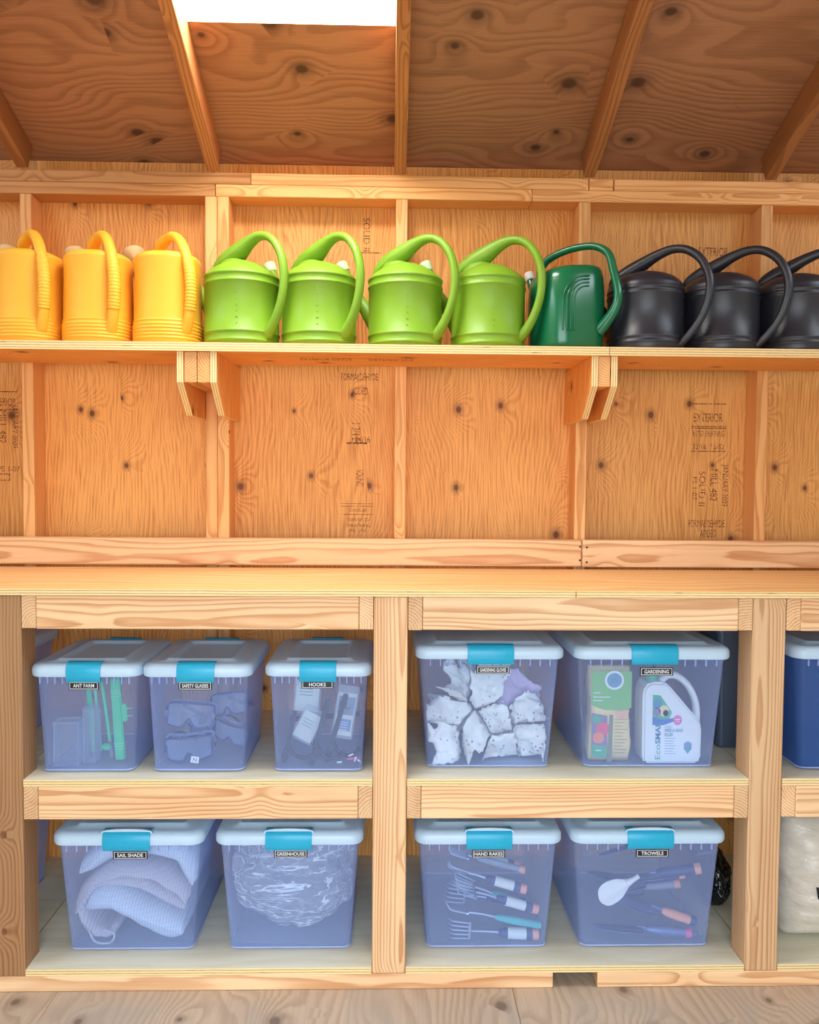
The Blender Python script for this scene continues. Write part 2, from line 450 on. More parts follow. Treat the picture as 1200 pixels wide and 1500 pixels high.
for a, b, k, wm in ((-2.09, -.46, .58, .14), (-.459, .646, .98, .06), (.648, .728, 1.1, .05), (.731, 2.09, .98, .08)):
    board('top_plate', (a, YS, 2.329), (b, YW-.0005, 2.367), 'x', M['stud'], wall, .003, k=k, warm=wm)
board('ledger_board', (-2.09, .516, 1.0895), (.6345, YS-.0005, 1.1785), 'x', M['lum'], wall, .006, k=1.0, warm=.05, seed=51, center=(.11, .02))
board('ledger_board', (.6355, .514, 1.0895), (2.09, YS-.0005, 1.1785), 'x', M['lum'], wall, .003, k=1.02, warm=.02, seed=52, center=(-.1, .015))
for x, z in ((.650, 1.155), (.650, 1.106), (.628, 1.157), (.628, 1.112)):
    vs, fs = lathe([(.0035, 0), (.0035, .002), (.002, .003)], 10)
    mesh_obj('nail_head', [(a, -c, b) for a, b, c in vs], fs, M['nail'], wall, loc=(x, .5135 if x > .635 else .5155, z))

# plywood mill stamps
def stamp(panel, s, x, z, w, h, rot=0.0, bold=0.0):
    return lettering('stamp_lettering', s, w, h, M['ink'], panel, (x, YW-.0006, z), rot, bold)
def rule(panel, x, z, w, h=.002):
    return mesh_obj('stamp_line', [(-w/2, 0, -h/2), (w/2, 0, -h/2), (w/2, 0, h/2), (-w/2, 0, h/2)], [[0, 1, 2, 3]], M['ink'], panel, loc=(x, YW-.0006, z))
p1, p2, p3 = panels[0], panels[2], panels[3]
stamp(p2, 'FORMALDEHYDE', -.106, 1.722, .125, .024); stamp(p2, 'ADDED', -.106, 1.674, .055, .024)
stamp(p2, '1 3/4 E', -.118, 1.535, .06, .028, R(-90)); stamp(p2, '24/16', -.095, 1.51, .05, .02); rule(p2, -.115, 1.497, .07, .006)
stamp(p2, 'SOUND', -.104, 1.378, .056, .026, R(-90))
for z in (1.29, 1.281, 1.253): rule(p2, -.113, z, .11, .0018)
for s, z, w in (('EXPOSURE', 1.267, .06), ('SPAN RATED', 1.235, .075), ('SHEATHING', 1.215, .08), ('PS 1-07', 1.198, .06)): stamp(p2, s, -.108, z, w, .011)
for z in (1.642, 1.564, 1.558, 1.479): rule(p3, 1.098, z, .12, .003)
stamp(p3, 'EXTERIOR', 1.096, 1.595, .10, .03); stamp(p3, 'RATED SHEATHING', 1.098, 1.54, .11, .02); stamp(p3, '32/16  15/32', 1.098, 1.495, .11, .018)
stamp(p3, 'JANUARY 2009', 1.157, 1.362, .145, .025, R(-90)); stamp(p3, 'MILL 482', 1.121, 1.362, .11, .025, R(-90))
stamp(p3, 'SOLID II', 1.080, 1.35, .12, .022, R(-90)); stamp(p3, 'PS 1-07', 1.054, 1.35, .08, .016, R(-90))
stamp(p3, 'FORMALDEHYDE', 1.098, 1.229, .125, .026); stamp(p3, 'ADDED', 1.104, 1.195, .055, .026)
stamp(p1, 'JANUARY 2009', -1.272, 1.543, .145, .025, R(-90)); stamp(p1, 'MILL 482', -1.311, 1.542, .11, .025, R(-90))
stamp(p1, 'PS 1-07', -1.29, 1.40, .07, .018); frame_strip('stamp_line', .04, .024, .003, M['ink'], p1, (-1.308, YW-.0006, 1.372))
for z in (1.66, 1.60): rule(p1, -1.30, z, .08, .003)
stamp(p1, 'EXTERIOR', -1.31, 1.625, .09, .026)
stamp(p2, 'SOLID II', -.085, 2.20, .11, .022, R(-90)); rule(p2, -.08, 2.14, .09, .003)
stamp(p3, 'EXTERIOR', 1.10, 2.16, .1, .03)

# side and front walls (outside the frame: they close the shed; the front has a wide doorway)
wl = slab('wall_left', (-2.16, -2.85, -.1), (-2.101, .66, 2.5), M['siding'], 'z')
wr = slab('wall_right', (2.101, -2.85, -.1), (2.16, .66, 2.5), M['siding'], 'z')
for par, x0, x1 in ((wl, -2.1005, -2.0925), (wr, 2.0925, 2.1005)):
    for a, b in ((-2.84, -1.62), (-1.62, -.4), (-.4, .642)):
        sheet('plywood_panel', rect(a+.001, b-.001, 0, 2.44), x0, x1, 'yz', 'z', M['shelf'], M['edge'], par, .95, .02)
slab('wall_front', (-2.16, -2.91, 2.1), (2.16, -2.85, 3.2), M['siding'], 'x')
slab('trim_1', (-2.16, -2.91, -.1), (-1.15, -2.85, 2.1), M['siding'], 'z')
slab('trim_2', (1.15, -2.91, -.1), (2.16, -2.85, 2.1), M['siding'], 'z')

# roof: plywood over rafters, a skylight between two of them
ceil = tag(empty('ceiling', (0, YW, 2.431)), kind='structure'); ceil.rotation_euler = (-SA, 0, 0)
L = 1.70
def ly(y): return (y-YW)/math.cos(SA)           # world y -> distance along the slope
sk0, sk1 = ly(-.70), ly(.158)
RF = [(-1.822, .75), (-1.213, .80), (-.602, 1.2), (.008, 1.12), (.629, .86), (1.2305, .78), (1.85, .78)]  # x and tint; the lightest has skylight brightening put into its colour
for a, b, y0, y1, k, wm, sd in ((-2.1, -.583, -L, .02, .93, .05, 31), (-.583, .027, sk1, .02, 1.06, .06, 32), (-.583, .027, -L, sk0, 1, .05, 33),
                                (.027, 1.2495, -L, .02, .92, .0, 37), (1.2495, 2.1, -L, .02, .84, .06, 35)):
    sheet('plywood_panel', rect(a+.0006, b-.0006, y0, y1), 0, .016, 'xy', 'x', M['roof'], M['edge'], ceil, k, wm, sd)
for x, k in RF:
    board('rafter', (x, -L, -.089), (x+.038, -.060, -.0005), 'y', M['raft'], ceil, .003, k=k, warm=.04)
front_roof = tag(empty('ceiling_front', (0, 0, 0)), kind='structure')
yr = YW-L*math.cos(SA); zr = 2.431+L*math.sin(SA)
front_roof.location = (0, yr, zr); front_roof.rotation_euler = (SA, 0, 0)
for a, b in ((-2.1, 0), (0, 2.1)):
    sheet('plywood_panel', rect(a+.0006, b-.0006, -(yr+2.95)/math.cos(SA), 0), 0, .016, 'xy', 'x', M['roof'], M['edge'], front_roof, 1, .05)
for x, k in RF:
    board('rafter', (x, -(yr+2.84)/math.cos(SA), -.089), (x+.038, -.06, -.0005), 'y', M['raft'], front_roof, .003, k=k)

# skylight: wooden curb around the opening with a milky acrylic pane on top
sky = tag(empty('window_1', (0, YW, 2.431)), kind='structure'); sky.rotation_euler = (-SA, 0, 0)
cb = lumber_mat('skylight_curb_lumber', 'f3d9a0', 'd9ac66', '9a6a32')
x0, x1 = -.583, .027
board('curb_board', (x0-.04, sk1, .0165), (x1+.04, sk1+.038, .075), 'x', cb, sky, k=1.1)
board('curb_board', (x0-.04, sk0-.038, .0165), (x1+.04, sk0, .075), 'x', cb, sky, k=1.1)
board('curb_board', (x0-.04, sk0+.001, .0165), (x0-.001, sk1-.001, .075), 'y', cb, sky, k=1.1)
board('curb_board', (x1+.001, sk0+.001, .0165), (x1+.04, sk1-.001, .075), 'y', cb, sky, k=1.1)
pm = clear_mat('skylight_acrylic', 'ffffff', .6, .3, (1, 1, 1), .95)
bevel_box('pane', (x1-x0+.07, sk1-sk0+.07, .004), pm, sky, ((x0+x1)/2, (sk0+sk1)/2, .078), .001)

# ================================================================== WORKBENCH
ZT, ZTb = 1.0824, 1.065
Z1, Z1b = .5747, .5565
Z0, Z0b = .0607, .0427
PX = [(-2.075, -1.985), (-1.0540, -.9646), (-.0408, .0490), (.9735, 1.0634), (1.985, 2.075)]
bench = tag(empty('workbench', (0, .28, 0)), 'long built-in workbench frame of pale lumber posts and rails with two storage shelves', 'workbench')
bench['label'] = 'long pale lumber workbench frame with open storage bays standing on plywood floor'
def bb(name, lo, hi, axis, **kw):
    o = board(name, lo, hi, axis, kw.pop('mat', M['lum']), None, **kw); o.parent = bench; o.matrix_parent_inverse = Matrix.Translation((0, -.28, 0)); return o
pk = [(1, .03), (.38, .22), (.92, .05), (.76, .05), (1, .03)]
pc = [(.02, .1), (.05, .09), (-.035, .07), (.02, .075), (.02, .1)]
for i, (a, b) in enumerate(PX):
    bb('post', (a, 0, Z0b), (b, .089, ZTb-.0004), 'z', k=pk[i][0], warm=pk[i][1], bev=.004, seed=60+i, center=pc[i])
sr = .0375
for i in range(4):
    xl, xr = PX[i][1]+.0012, PX[i+1][0]-.0012
    for zt, row in ((ZTb-.0005, 0), (Z1b-.0005, 1)):
        zb = zt-.0885
        for xa in (xl, xr-sr):
            kk = RND.uniform(.78, .98)
            bb('side_rail', (xa, .0015*RND.random(), zb+RND.uniform(-.001, .002)), (xa+sr, .550, zt), 'y', k=kk, warm=.03+.04*(1-kk), bev=.002)
        kx, cc = {(0, 1): ((1.0, .03), (.07, .02)), (1, 1): ((.97, .05), (.06, -.025)), (0, 2): ((1.05, -.02), (.08, -.03)), (1, 2): ((1.0, .04), (.07, .04))}.get((row, i), ((1, .02), (.07, .01)))
        bb('front_rail', (xl+sr+.0008, 0, zb), (xr-sr-.0008, .038, zt), 'x', k=kx[0], warm=kx[1], seed=80+i*3+row, center=cc)
        bb('back_rail', (xl+sr+.0008, .512, zb), (xr-sr-.0008, .550, zt), 'x', k=.9)
bb('base_rail', (-2.088, 0, .0002), (.4505, .089, Z0b-.0004), 'x', k=1.0, warm=.02, seed=95)
bb('base_rail', (.571, .0, .0002), (2.088, .089, Z0b-.0004), 'x', k=.95, warm=.06, seed=96)
bb('base_rail', (-2.088, .40, .0002), (2.088, .489, Z0b-.0004), 'x', k=.95)

# shelf boards: one per bay, notched round posts and wall studs
SEAM = [-2.09, -1.003, .002, 1.008, 2.09]
for z0, z1 in ((Z1b, Z1), (Z0b, Z0)):
    for i in range(4):
        a, b = SEAM[i]+.002, SEAM[i+1]-.002; fa, fb = PX[i][1]+.001, PX[i+1][0]-.001
        poly = [(fa, .0005), (fb, .0005), (fb, .0905), (b, .0905), (b, YW-.001)]
        for sx_ in sorted([s for s, _ in studs], reverse=True):
            s0, s1 = sx_-.001, sx_+.039
            if s1 <= a or s0 >= b: continue
            if s0 < a: continue
            if poly[-1][0]-s1 > .003: poly += [(s1, YW-.001), (s1, YS-.001), (s0, YS-.001), (s0, YW-.001)]
            else:
                q = poly[-1]; 
                if q[1] == YW-.001 and len(poly) > 5: poly[-1] = (s1, YS-.001)
                poly += [(s0, YS-.001), (s0, YW-.001)]
        poly += [(a, YW-.001), (a, .0905), (fa, .0905)]
        o = sheet('shelf_board', poly, z0, z1, 'xy', 'x', M['shelf'], M['edge'], None, RND.uniform(.96, 1.03), 0, 200+i)
        o.parent = bench; o.matrix_parent_inverse = Matrix.Translation((0, -.28, 0))
worktop = tag(empty('worktop', (0, .27, ZTb)), 'golden plywood worktop of two butted sheets lying along the workbench', 'worktop')
for a, b, k, dz in ((-2.09, .494, 1.0, 0), (.4965, 2.09, 1.02, -.0008)):
    o = sheet('plywood_sheet', rect(a, b, -.004, YS-.0385), ZTb+.0004, ZT+dz, 'xy', 'x', M['wtop'], M['edge'], None, k, .0, 301)
    o.parent = worktop; o.matrix_parent_inverse = Matrix.Translation((0, -.27, -ZTb))

# ================================================================== CAN SHELF
ZC, ZCb = 1.7708, 1.7455
shelf = tag(empty('wall_shelf', (0, .41, ZCb)), 'plywood wall shelf on two bracket pairs holding the row of watering cans', 'shelf')
def sp(o): o.parent = shelf; o.matrix_parent_inverse = Matrix.Translation((0, -.41, -ZCb)); return o
for a, b, k in ((-2.09, .6455, 1.0), (.6475, 2.09, .95)):
    sp(sheet('shelf_board', rect(a, b, .266, YS-.001), ZCb, ZC, 'xy', 'x', M['wall'], M['edge'], None, k, .05, 17))
BR = [(-.6085, -.5315), (.616, .654)]
for (a, b), nb in zip(BR, (2, 1)):
    br = sp(empty('bracket', (0, 0, 0))); br.location = (0, 0, 0)
    zt = ZCb-.0006; zb = 1.655; ylo = .386
    poly = [(.275, zt), (.275, zb), (ylo, 1.566), (YW-.001, 1.566), (YW-.001, zt)]
    for x0, x1 in ((a-.0195, a-.001), (b+.001, b+.0195)):
        o = sheet('gusset_plate', poly, x0, x1, 'yz', 'z', M['wall'], M['edge'], br, 1.02, .03)
    for q in range(nb):
        o = board('bracket_arm', (a+q*.0387+.0005, .279, zb), (a+q*.0387+.0375, YS-.001, zt), 'y', M['stud'], br, .002, k=.95)
for s, x, w in (('EXTERIOR GRADE', -.20, .16), ('SHEATHING 32/16', .0, .14)):
    o = lettering('stamp_lettering', s, w, .05, M['ink'], None, (x, .40, ZCb-.0006), mtx=Matrix.Rotation(R(-90), 3, 'X')); sp(o)

# ================================================================== WATERING CANS
def poly_plastic(name, col, rough=.42, spec=.45):
    return plain(name, col, rough, 0, spec, 160.0, .05, .08)
M['can_y'] = poly_plastic('yellow_can_plastic', 'f8b534', .5)
M['can_y2'] = poly_plastic('cream_rose_plastic', 'e8cf96', .5)
M['can_g'] = poly_plastic('lime_can_plastic', '7aa324', .45)
M['can_g2'] = poly_plastic('pale_lime_plastic', 'cfe8b4', .45)
M['can_d'] = poly_plastic('dark_green_can_plastic', '0f6a44', .22, .6)
M['can_b'] = plain('black_can_plastic', '272932', .38, 0, .6, 260.0, .2, .35)
M['can_w'] = poly_plastic('white_rose_plastic', 'ececE6'.lower(), .45)

def ribs(prof, zs, w=.0035, h=.0022):
    """insert raised rings into a (r,z) profile"""
    out = []
    pts = sorted(prof, key=lambda p: p[1]); zs = sorted(zs)
    def rad(z):
        for (r0, z0), (r1, z1) in zip(pts, pts[1:]):
            if z0 <= z <= z1: return r0+(r1-r0)*(z-z0)/max(z1-z0, 1e-6)
        return pts[-1][0]
    add = []
    for z in zs: add += [(rad(z-w), z-w), (rad(z)+h*.8, z-w*.5), (rad(z)+h, z), (rad(z)+h*.8, z+w*.5), (rad(z+w), z+w)]
    keep = [p for p in pts if not any(abs(p[1]-z) < w for z in zs)]
    return sorted(keep+add, key=lambda p: p[1])

def plane_pts(az, sz):
    """(s,z) in the can's vertical handle plane -> 3-D; az measured from 'towards the viewer' to the right"""
    d = Vector((math.sin(az), -math.cos(az), 0))
    return [d*s+Vector((0, 0, z)) for s, z in sz], Vector((math.cos(az), math.sin(az), 0))

def spout(root, az, base, tip, r0, r1, mat, rose_mat, rose_r, rose_len, flare=True):
    P, B = plane_pts(az, [base, (base[0]*.62+tip[0]*.38, base[1]*.62+tip[1]*.38), (base[0]*.25+tip[0]*.75, base[1]*.3+tip[1]*.7), tip])
    o = tube('spout', P, [r0, r0*.62+r1*.38, r1*1.1, r1], mat, root, 5, 12)
    ax = (P[-1]-P[-2]).normalized(); q = ax.to_track_quat('Z', 'Y').to_matrix()
    vs, fs = lathe([(r1*1.05, -.004), (r1*1.2, 0), (rose_r, rose_len*.7), (rose_r*1.03, rose_len*.8), (rose_r*1.03, rose_len), (rose_r*.9, rose_len+.004), (.001, rose_len+.007)], 20)
    mesh_obj('rose', [q @ Vector(v)+P[-1] for v in vs], fs, rose_mat, o, smooth=True)
    return o

def yellow_can(x, y, label, rz):
    t = tag(empty('watering_can', (x, y, ZC+.0006)), label, 'watering can', 'watering cans on the wall shelf')
    prof = [(.088, 0), (.099, .004), (.1015, .012), (.1022, .055), (.0995, .075), (.0965, .252), (.096, .262), (.092, .270), (.086, .274), (.083, .272), (.075, .262)]
    pr = ribs(prof[:6], [.018, .028, .038, .048, .058, .070], .0035, .002)+[(.098, .257), (.097, .262), (.092, .270), (.080, .276), (.050, .281), (.030, .280)]
    vs, fs = lathe(pr, 56, 2.25); auto_smooth(mesh_obj('body', vs, fs, M['can_y'], t), 50)
    az = R(42)+rz
    P, B = plane_pts(az, [(-.066, .268), (-.062, .298), (-.035, .324), (.005, .335), (.050, .327), (.090, .288), (.120, .226), (.129, .160), (.122, .098), (.106, .045), (.096, .022)])
    h = tube('handle', P, [(.012, .016), (.012, .016), (.013, .016), (.0135, .016), (.0135, .0165), (.0135, .0165), (.0125, .015), (.0125, .015), (.0125, .0155), (.009, .016), (.003, .015)], M['can_y'], t, 6, 14, B)
    # ribbed grips: one over the top, one down the back
    def grip(a, b, n, name):
        path = catmull(P, 6); i0, i1 = int(a*(len(path)-1)), int(b*(len(path)-1)); seg = path[i0:i1+1]
        fine = []
        for i in range(len(seg)-1):
            for k in range(4): fine.append(seg[i].lerp(seg[i+1], k/4))
        fine.append(seg[-1])
        rad = [(.0148+.0012*math.sin(2*math.pi*n*i/len(fine)), .0176+.0012*math.sin(2*math.pi*n*i/len(fine))) for i in range(len(fine))]
        vs, fs = sweep(fine, rad, 14, B); mesh_obj(name, vs, fs, M['can_y'], h, smooth=True)
    grip(.15, .36, 1.0, 'grip'); grip(.58, .80, 16, 'ribbed_grip')
    spout(t, az+math.pi, (.085, .05), (.205, .308), .034, .013, M['can_y'], M['can_y2'], .031, .030)
    return t

def lime_can(x, y, label, rz, tip_s=.235):
    t = tag(empty('watering_can', (x, y, ZC+.0006)), label, 'watering can', 'watering cans on the wall shelf')
    base = [(.102, 0), (.111, .004), (.113, .012), (.113, .215)]
    pr = ribs(base, [.014, .040, .188, .211], .0045, .0026)
    pr = pr+[(.110, .219), (.098, .231), (.080, .243), (.060, .254), (.040, .262), (.02, .266), (.001, .267)]
    vs, fs = lathe(pr, 56, 2.0); auto_smooth(mesh_obj('body', vs, fs, M['can_g'], t), 48)
    az = R(54)+rz
    P, B = plane_pts(az, [(-.092, .228), (-.086, .252), (-.055, .275), (-.01, .299), (.035, .322), (.078, .332), (.122, .318), (.158, .275), (.175, .215), (.170, .150), (.148, .090), (.118, .046), (.100, .032)])
    tube('handle', P, [(.014, .032), (.024, .037), (.030, .037), (.027, .030), (.019, .020), (.0135, .0155), (.012, .014), (.012, .014), (.012, .014), (.012, .014), (.0125, .015), (.015, .018), (.016, .020)], M['can_g'], t, 6, 16, B)
    # filler neck under the hood
    d = (P[0]-P[3]); ctr = Vector((0, 0, 0)) + (P[2]*.6+P[3]*.4)
    vs, fs = lathe([(.052, -.028), (.048, -.008), (.042, .006), (.030, .016)], 24, 2, 1.15, .85)
    rot = Matrix.Rotation(az-math.pi/2, 3, 'Z')
    mesh_obj('filler_neck', [rot @ Vector(v)+Vector((ctr.x, ctr.y, .262)) for v in vs], fs, M['can_g'], t, smooth=True)
    spout(t, az+math.pi, (.095, .06), (tip_s, .275), .026, .015, M['can_g'], M['can_g2'], .019, .026)
    # raised volume marks down the front
    for k in range(7):
        z = .06+k*.018
        vs = [(-.003, 0, -.0012), (.003, 0, -.0012), (.003, 0, .0012), (-.003, 0, .0012)]
        bevel_box('volume_mark', (.007 if k % 2 else .004, .0016, .0025), M['can_g'], t, (.004, -.1131, z), .0004)
    return t

def green_can(x, y, label, rz):
    t = tag(empty('watering_can', (x, y, ZC+.0006)), label, 'watering can', 'watering cans on the wall shelf')
    pr = [(.092, 0), (.100, .006), (.102, .02), (.104, .07), (.106, .12), (.105, .17), (.102, .215), (.098, .232), (.092, .242), (.080, .249), (.05, .252), (.02, .250)]
    a0 = R(54)+rz
    vs, fs = lathe(pr, 56, 3.0); rot = Matrix.Rotation(R(20), 3, 'Z')
    # the top slopes down away from the handle
    vv = []
    for v in vs:
        p = rot @ Vector(v); k = max(0, (p.z-.12)/.13); vv.append(Vector((p.x, p.y, p.z+k*.012*(p.x/.1))))
    body = auto_smooth(mesh_obj('body', vv, fs, M['can_d'], t), 50)
    P, B = plane_pts(a0, [(-.088, .232), (-.086, .265), (-.066, .292), (-.02, .310), (.04, .318), (.095, .312), (.135, .285), (.152, .235), (.168, .165), (.160, .120), (.130, .080), (.106, .058)])
    tube('handle', P, [(.010, .014), (.011, .015), (.0115, .015), (.011, .014), (.011, .014), (.011, .015), (.012, .016), (.012, .016), (.013, .016), (.014, .016), (.018, .016), (.022, .016)], M['can_d'], t, 6, 14, B)
    # embossed arches on the front face
    for k in range(4):
        rr = .078-k*.011; pts = []
        for i in range(15):
            if i < 5: a, z = .026-rr, .050+(.142-.050)*i/5
            else:
                th = math.pi-(i-5)/9*(math.pi*.52); a, z = .026+rr*math.cos(th), .142+rr*math.sin(th)*.95
            ang = -R(78)+a/.108
            # ride on the body surface
            c, s = math.cos(ang-R(20)), math.sin(ang-R(20)); kk = (abs(c)**3+abs(s)**3)**(-1/3)
            rb = .1055*kk+.0003; pts.append(Vector((rb*math.cos(ang), rb*math.sin(ang), z)))
        tube('embossed_arch', pts, .0026, M['can_d'], body, 2, 6)
    spout(t, a0+math.pi-R(25), (.085, .08), (.175, .262), .022, .013, M['can_d'], M['can_w'], .015, .020)
    return t

def black_can(x, y, label, rz):
    t = tag(empty('watering_can', (x, y, ZC+.0006)), label, 'watering can', 'watering cans on the wall shelf')
    base = [(.104, 0), (.112, .004), (.1142, .012), (.1142, .200)]
    pr = ribs(base, [.024, .040, .170, .186], .005, .0026)
    pr = pr+[(.1115, .206), (.104, .217), (.090, .228), (.068, .238), (.045, .245), (.02, .248), (.001, .249)]
    vs, fs = lathe(pr, 56, 2.0); auto_smooth(mesh_obj('body', vs, fs, M['can_b'], t), 48)
    az = R(50)+rz
    P, B = plane_pts(az, [(-.105, .208), (-.095, .232), (-.06, .253), (-.015, .275), (.035, .297), (.085, .308), (.130, .298), (.172, .262), (.196, .205), (.195, .150), (.176, .095), (.146, .052), (.120, .026), (.108, .016)])
    tube('handle', P, [(.012, .028), (.020, .034), (.024, .032), (.021, .025), (.016, .0175), (.013, .0135), (.0125, .013), (.0125, .013), (.0125, .013), (.012, .0125), (.0115, .012), (.0115, .012), (.012, .013), (.012, .014)], M['can_b'], t, 6, 16, B)
    spout(t, az+math.pi, (.095, .06), (.192, .235), .026, .014, M['can_b'], M['can_w'], .017, .024)
    return t

CY = .393
yellow_can(-1.106, CY, 'yellow plastic watering can at the very edge of the photo, leftmost of the row', 0)
yellow_can(-.895, CY, 'middle one of the three yellow watering cans on the shelf', R(-3))
yellow_can(-.684, CY, 'yellow watering can standing right beside the first lime green can', R(3))
lime_can(-.459, CY, 'lime green watering can directly next to a yellow can', R(0))
lime_can(-.222, CY, 'second lime green watering can counting from the yellow cans', R(-6), .225)
lime_can(.043, CY, 'third lime green watering can counting from the yellow cans', R(2))
lime_can(.300, CY, 'lime green watering can whose handle overlaps the dark green can', R(4), .215)
green_can(.541, CY, 'glossy dark green watering can with embossed arches, only one of its colour', R(0))
black_can(.790, CY, 'black watering can standing next to the dark green can', R(0))
black_can(1.026, CY, 'middle one of the three black watering cans', R(0))
black_can(1.262, CY, 'black watering can cut off by the photo edge, last in the row', R(2))

# ================================================================== STORAGE BOXES
def storage_box(cx, y0, w, d, h, zs, text, label, lw=.085, lx=0.0, lz=None, latch_w=.125, hump=True, zdrop=.062, empty_lab=False, lt_w=None, sizes='big'):
    """tapered see-through tub with pale blue lid, blue latch at the front, black label plate"""
    cy = y0+d/2
    t = tag(empty('storage_box', (cx, cy, zs+.0004)), label, 'storage box', 'see-through storage boxes with pale blue lids')
    cr = .035
    def ring(ins, z, n=7): return [(a, b, z) for a, b in rrect(w-2*ins, d-2*ins, max(cr-ins*.45, .012), n)]
    ht = h-.030
    bt = .036 if sizes == 'big' else .026          # inset at the bottom
    tp = .013
    rings = [ring(bt+.012, 0), ring(bt+.003, .0022), ring(bt, .008)]
    for k in range(1, 7):
        f = k/6; rings.append(ring(bt+(tp-bt)*f, .008+(ht-.018)*f))
    rings += [ring(tp-.005, ht-.008), ring(tp-.005, ht+.012)]
    vs, fs = loft(rings, True, False)
    auto_smooth(mesh_obj('tub', vs, fs, M['tub'], t), 40)
    # bright corner/base bead of the tub
    tube('base_bead', [Vector((a, b, .006)) for a, b in rrect(w-2*bt, d-2*bt, cr*.6, 4)]+[Vector((*rrect(w-2*bt, d-2*bt, cr*.6, 4)[0], .006))], .0022, M['tubrim'], t, 1, 6)
    vs = []; fs = []
    for k in range(-6, 7):
        if abs(k*w/15) < latch_w/2+.008: continue
        x = k*w/15; b = len(vs); y = -d/2+tp-.006
        vs += [(x-.0012, y, ht-.024), (x+.0012, y, ht-.024), (x+.0012, y, ht-.006), (x-.0012, y, ht-.006), (x-.0012, y+.008, ht-.024), (x+.0012, y+.008, ht-.024), (x+.0012, y+.008, ht-.006), (x-.0012, y+.008, ht-.006)]
        fs += [[b+i for i in f] for f in ([0, 1, 2, 3], [0, 4, 5, 1], [1, 5, 6, 2], [2, 6, 7, 3], [3, 7, 4, 0], [4, 7, 6, 5])]
    tag(mesh_obj('rim_ribs', vs, fs, M['tubrim'], t), kind='stuff')
    # lid
    lr = [ring(.012, h-.024), ring(.010, h-.034), ring(.002, h-.034), ring(0, h-.030), ring(0, h-.014), ring(.004, h-.006), ring(.012, h-.001), ring(.022, h), ring(.050, h-.001), ring(.055, h+.004), ring(.062, h+.005), ring(.067, h+.003), ring(.072, h-.003), ring(.08, h-.004)]
    vs, fs = loft(lr, False, True)
    lid = auto_smooth(mesh_obj('lid', vs, fs, M['lid'], t), 50)
    # recycling mark cast into the lid
    # latch: curved strip over the lid lip
    for yy, sgn in ((-d/2, -1), (d/2, 1)):
        pr = [(.030, .0035), (.016, .0055), (.004, .003), (-.004, -.006), (-.0062, -.018), (-.0055, -.032), (-.003, -.045), (.0005, -.048), (.0005, -.043), (-.001, -.03), (-.001, -.018), (.001, -.008), (.006, -.001), (.016, .0012), (.030, .0005)]
        vs = []; fs = []; npf = len(pr); lw_ = latch_w
        xs = [-lw_/2, -lw_/2+.003, lw_/2-.003, lw_/2]
        for i, x in enumerate(xs):
            sh = .0012 if i in (0, 3) else 0
            for a, z in pr: vs.append((x, yy+sgn*(-a)*(1)+sgn*-sh, h+z))
        for i in range(3):
            for k in range(npf):
                j = (k+1) % npf; fs.append([i*npf+k, i*npf+j, (i+1)*npf+j, (i+1)*npf+k])
        fs.append(list(range(npf))); fs.append([3*npf+k for k in range(npf-1, -1, -1)])
        o = mesh_obj('latch', vs, fs, M['teal'], t)
        bm = bmesh.new(); bm.from_mesh(o.data); bmesh.ops.recalc_face_normals(bm, faces=bm.faces); bm.to_mesh(o.data); bm.free(); auto_smooth(o, 40)
        if hump:
            hp = []; n = 10
            for i in range(n+1):
                a = math.pi*i/n; hp.append((-(lw_/2+.006)*math.cos(a), .013*math.sin(a)**.6 if 0 < i < n else 0))
            vs = []
            for yo in (.004, .034):
                for x, z in hp: vs.append((x, yy-sgn*yo, h-.002+z*(1.0 if yo < .01 else .35)))
            m_ = n+1; fs = [[i, i+1, m_+i+1, m_+i] for i in range(n)]+[list(range(m_-1, -1, -1)), [m_+i for i in range(m_)]]
            auto_smooth(mesh_obj('latch_hood', vs, fs, M['lid'], lid), 40)
    if text:
        lz = lz if lz is not None else h-zdrop; lhh = .0228
        f = (lz-.008)/(ht-.018); ins = bt+(tp-bt)*f; tilt = math.atan((bt-tp)/(ht-.018))
        pl = bevel_box('label_plate', (lw, .0012, lhh), M['blacklab'], t, (lx, -d/2+ins-.0012, lz), .0004, (tilt, 0, 0), 1)
        frame_strip('label_border', lw*.93, lhh*.82, .0013, M['white'], pl, (0, -.0009, 0))
        lettering('lettering', text, lt_w or lw*.78, lhh*.44, M['white'], pl, (0, -.0010, 0), 0, .012)
    return t
BH = .346
B_ = {}
B_['ant'] = storage_box(-.815, .030, .296, .36, .300, Z1, 'ANT FARM', 'smaller see-through storage box labelled ANT FARM with green sticks inside',   .080, -.004, None, .090, False, .060, sizes='small', lt_w=.056)
B_['saf'] = storage_box(-.5175, .030, .296, .36, .300, Z1, 'SAFETY GLASSES', 'smaller see-through storage box labelled SAFETY GLASSES full of goggles', .090, -.004, None, .100, False, .060, sizes='small')
B_['hook'] = storage_box(-.191, .030, .290, .36, .302, Z1, 'HOOKS', 'smaller see-through storage box labelled HOOKS with black hooks inside', .086, -.002, None, .098, False, .058, sizes='small', lt_w=.045)
B_['glove'] = storage_box(.277, .048, .410, .49, BH, Z1, 'GARDENING GLOVES', 'large see-through storage box labelled GARDENING GLOVES with white gloves inside', .092, .008, None, .126, False, .066)
B_['gard'] = storage_box(.727, .048, .436, .49, BH, Z1, 'GARDENING', 'large see-through storage box labelled GARDENING with bag and white jug inside', .092, .010, None, .128, False, .070, lt_w=.068)
B_['sail'] = storage_box(-.711, .050, .412, .49, BH, Z0, 'SAIL SHADE', 'large see-through storage box labelled SAIL SHADE with folded cloth inside', .094, .006, None, .128, True, .066, lt_w=.070)
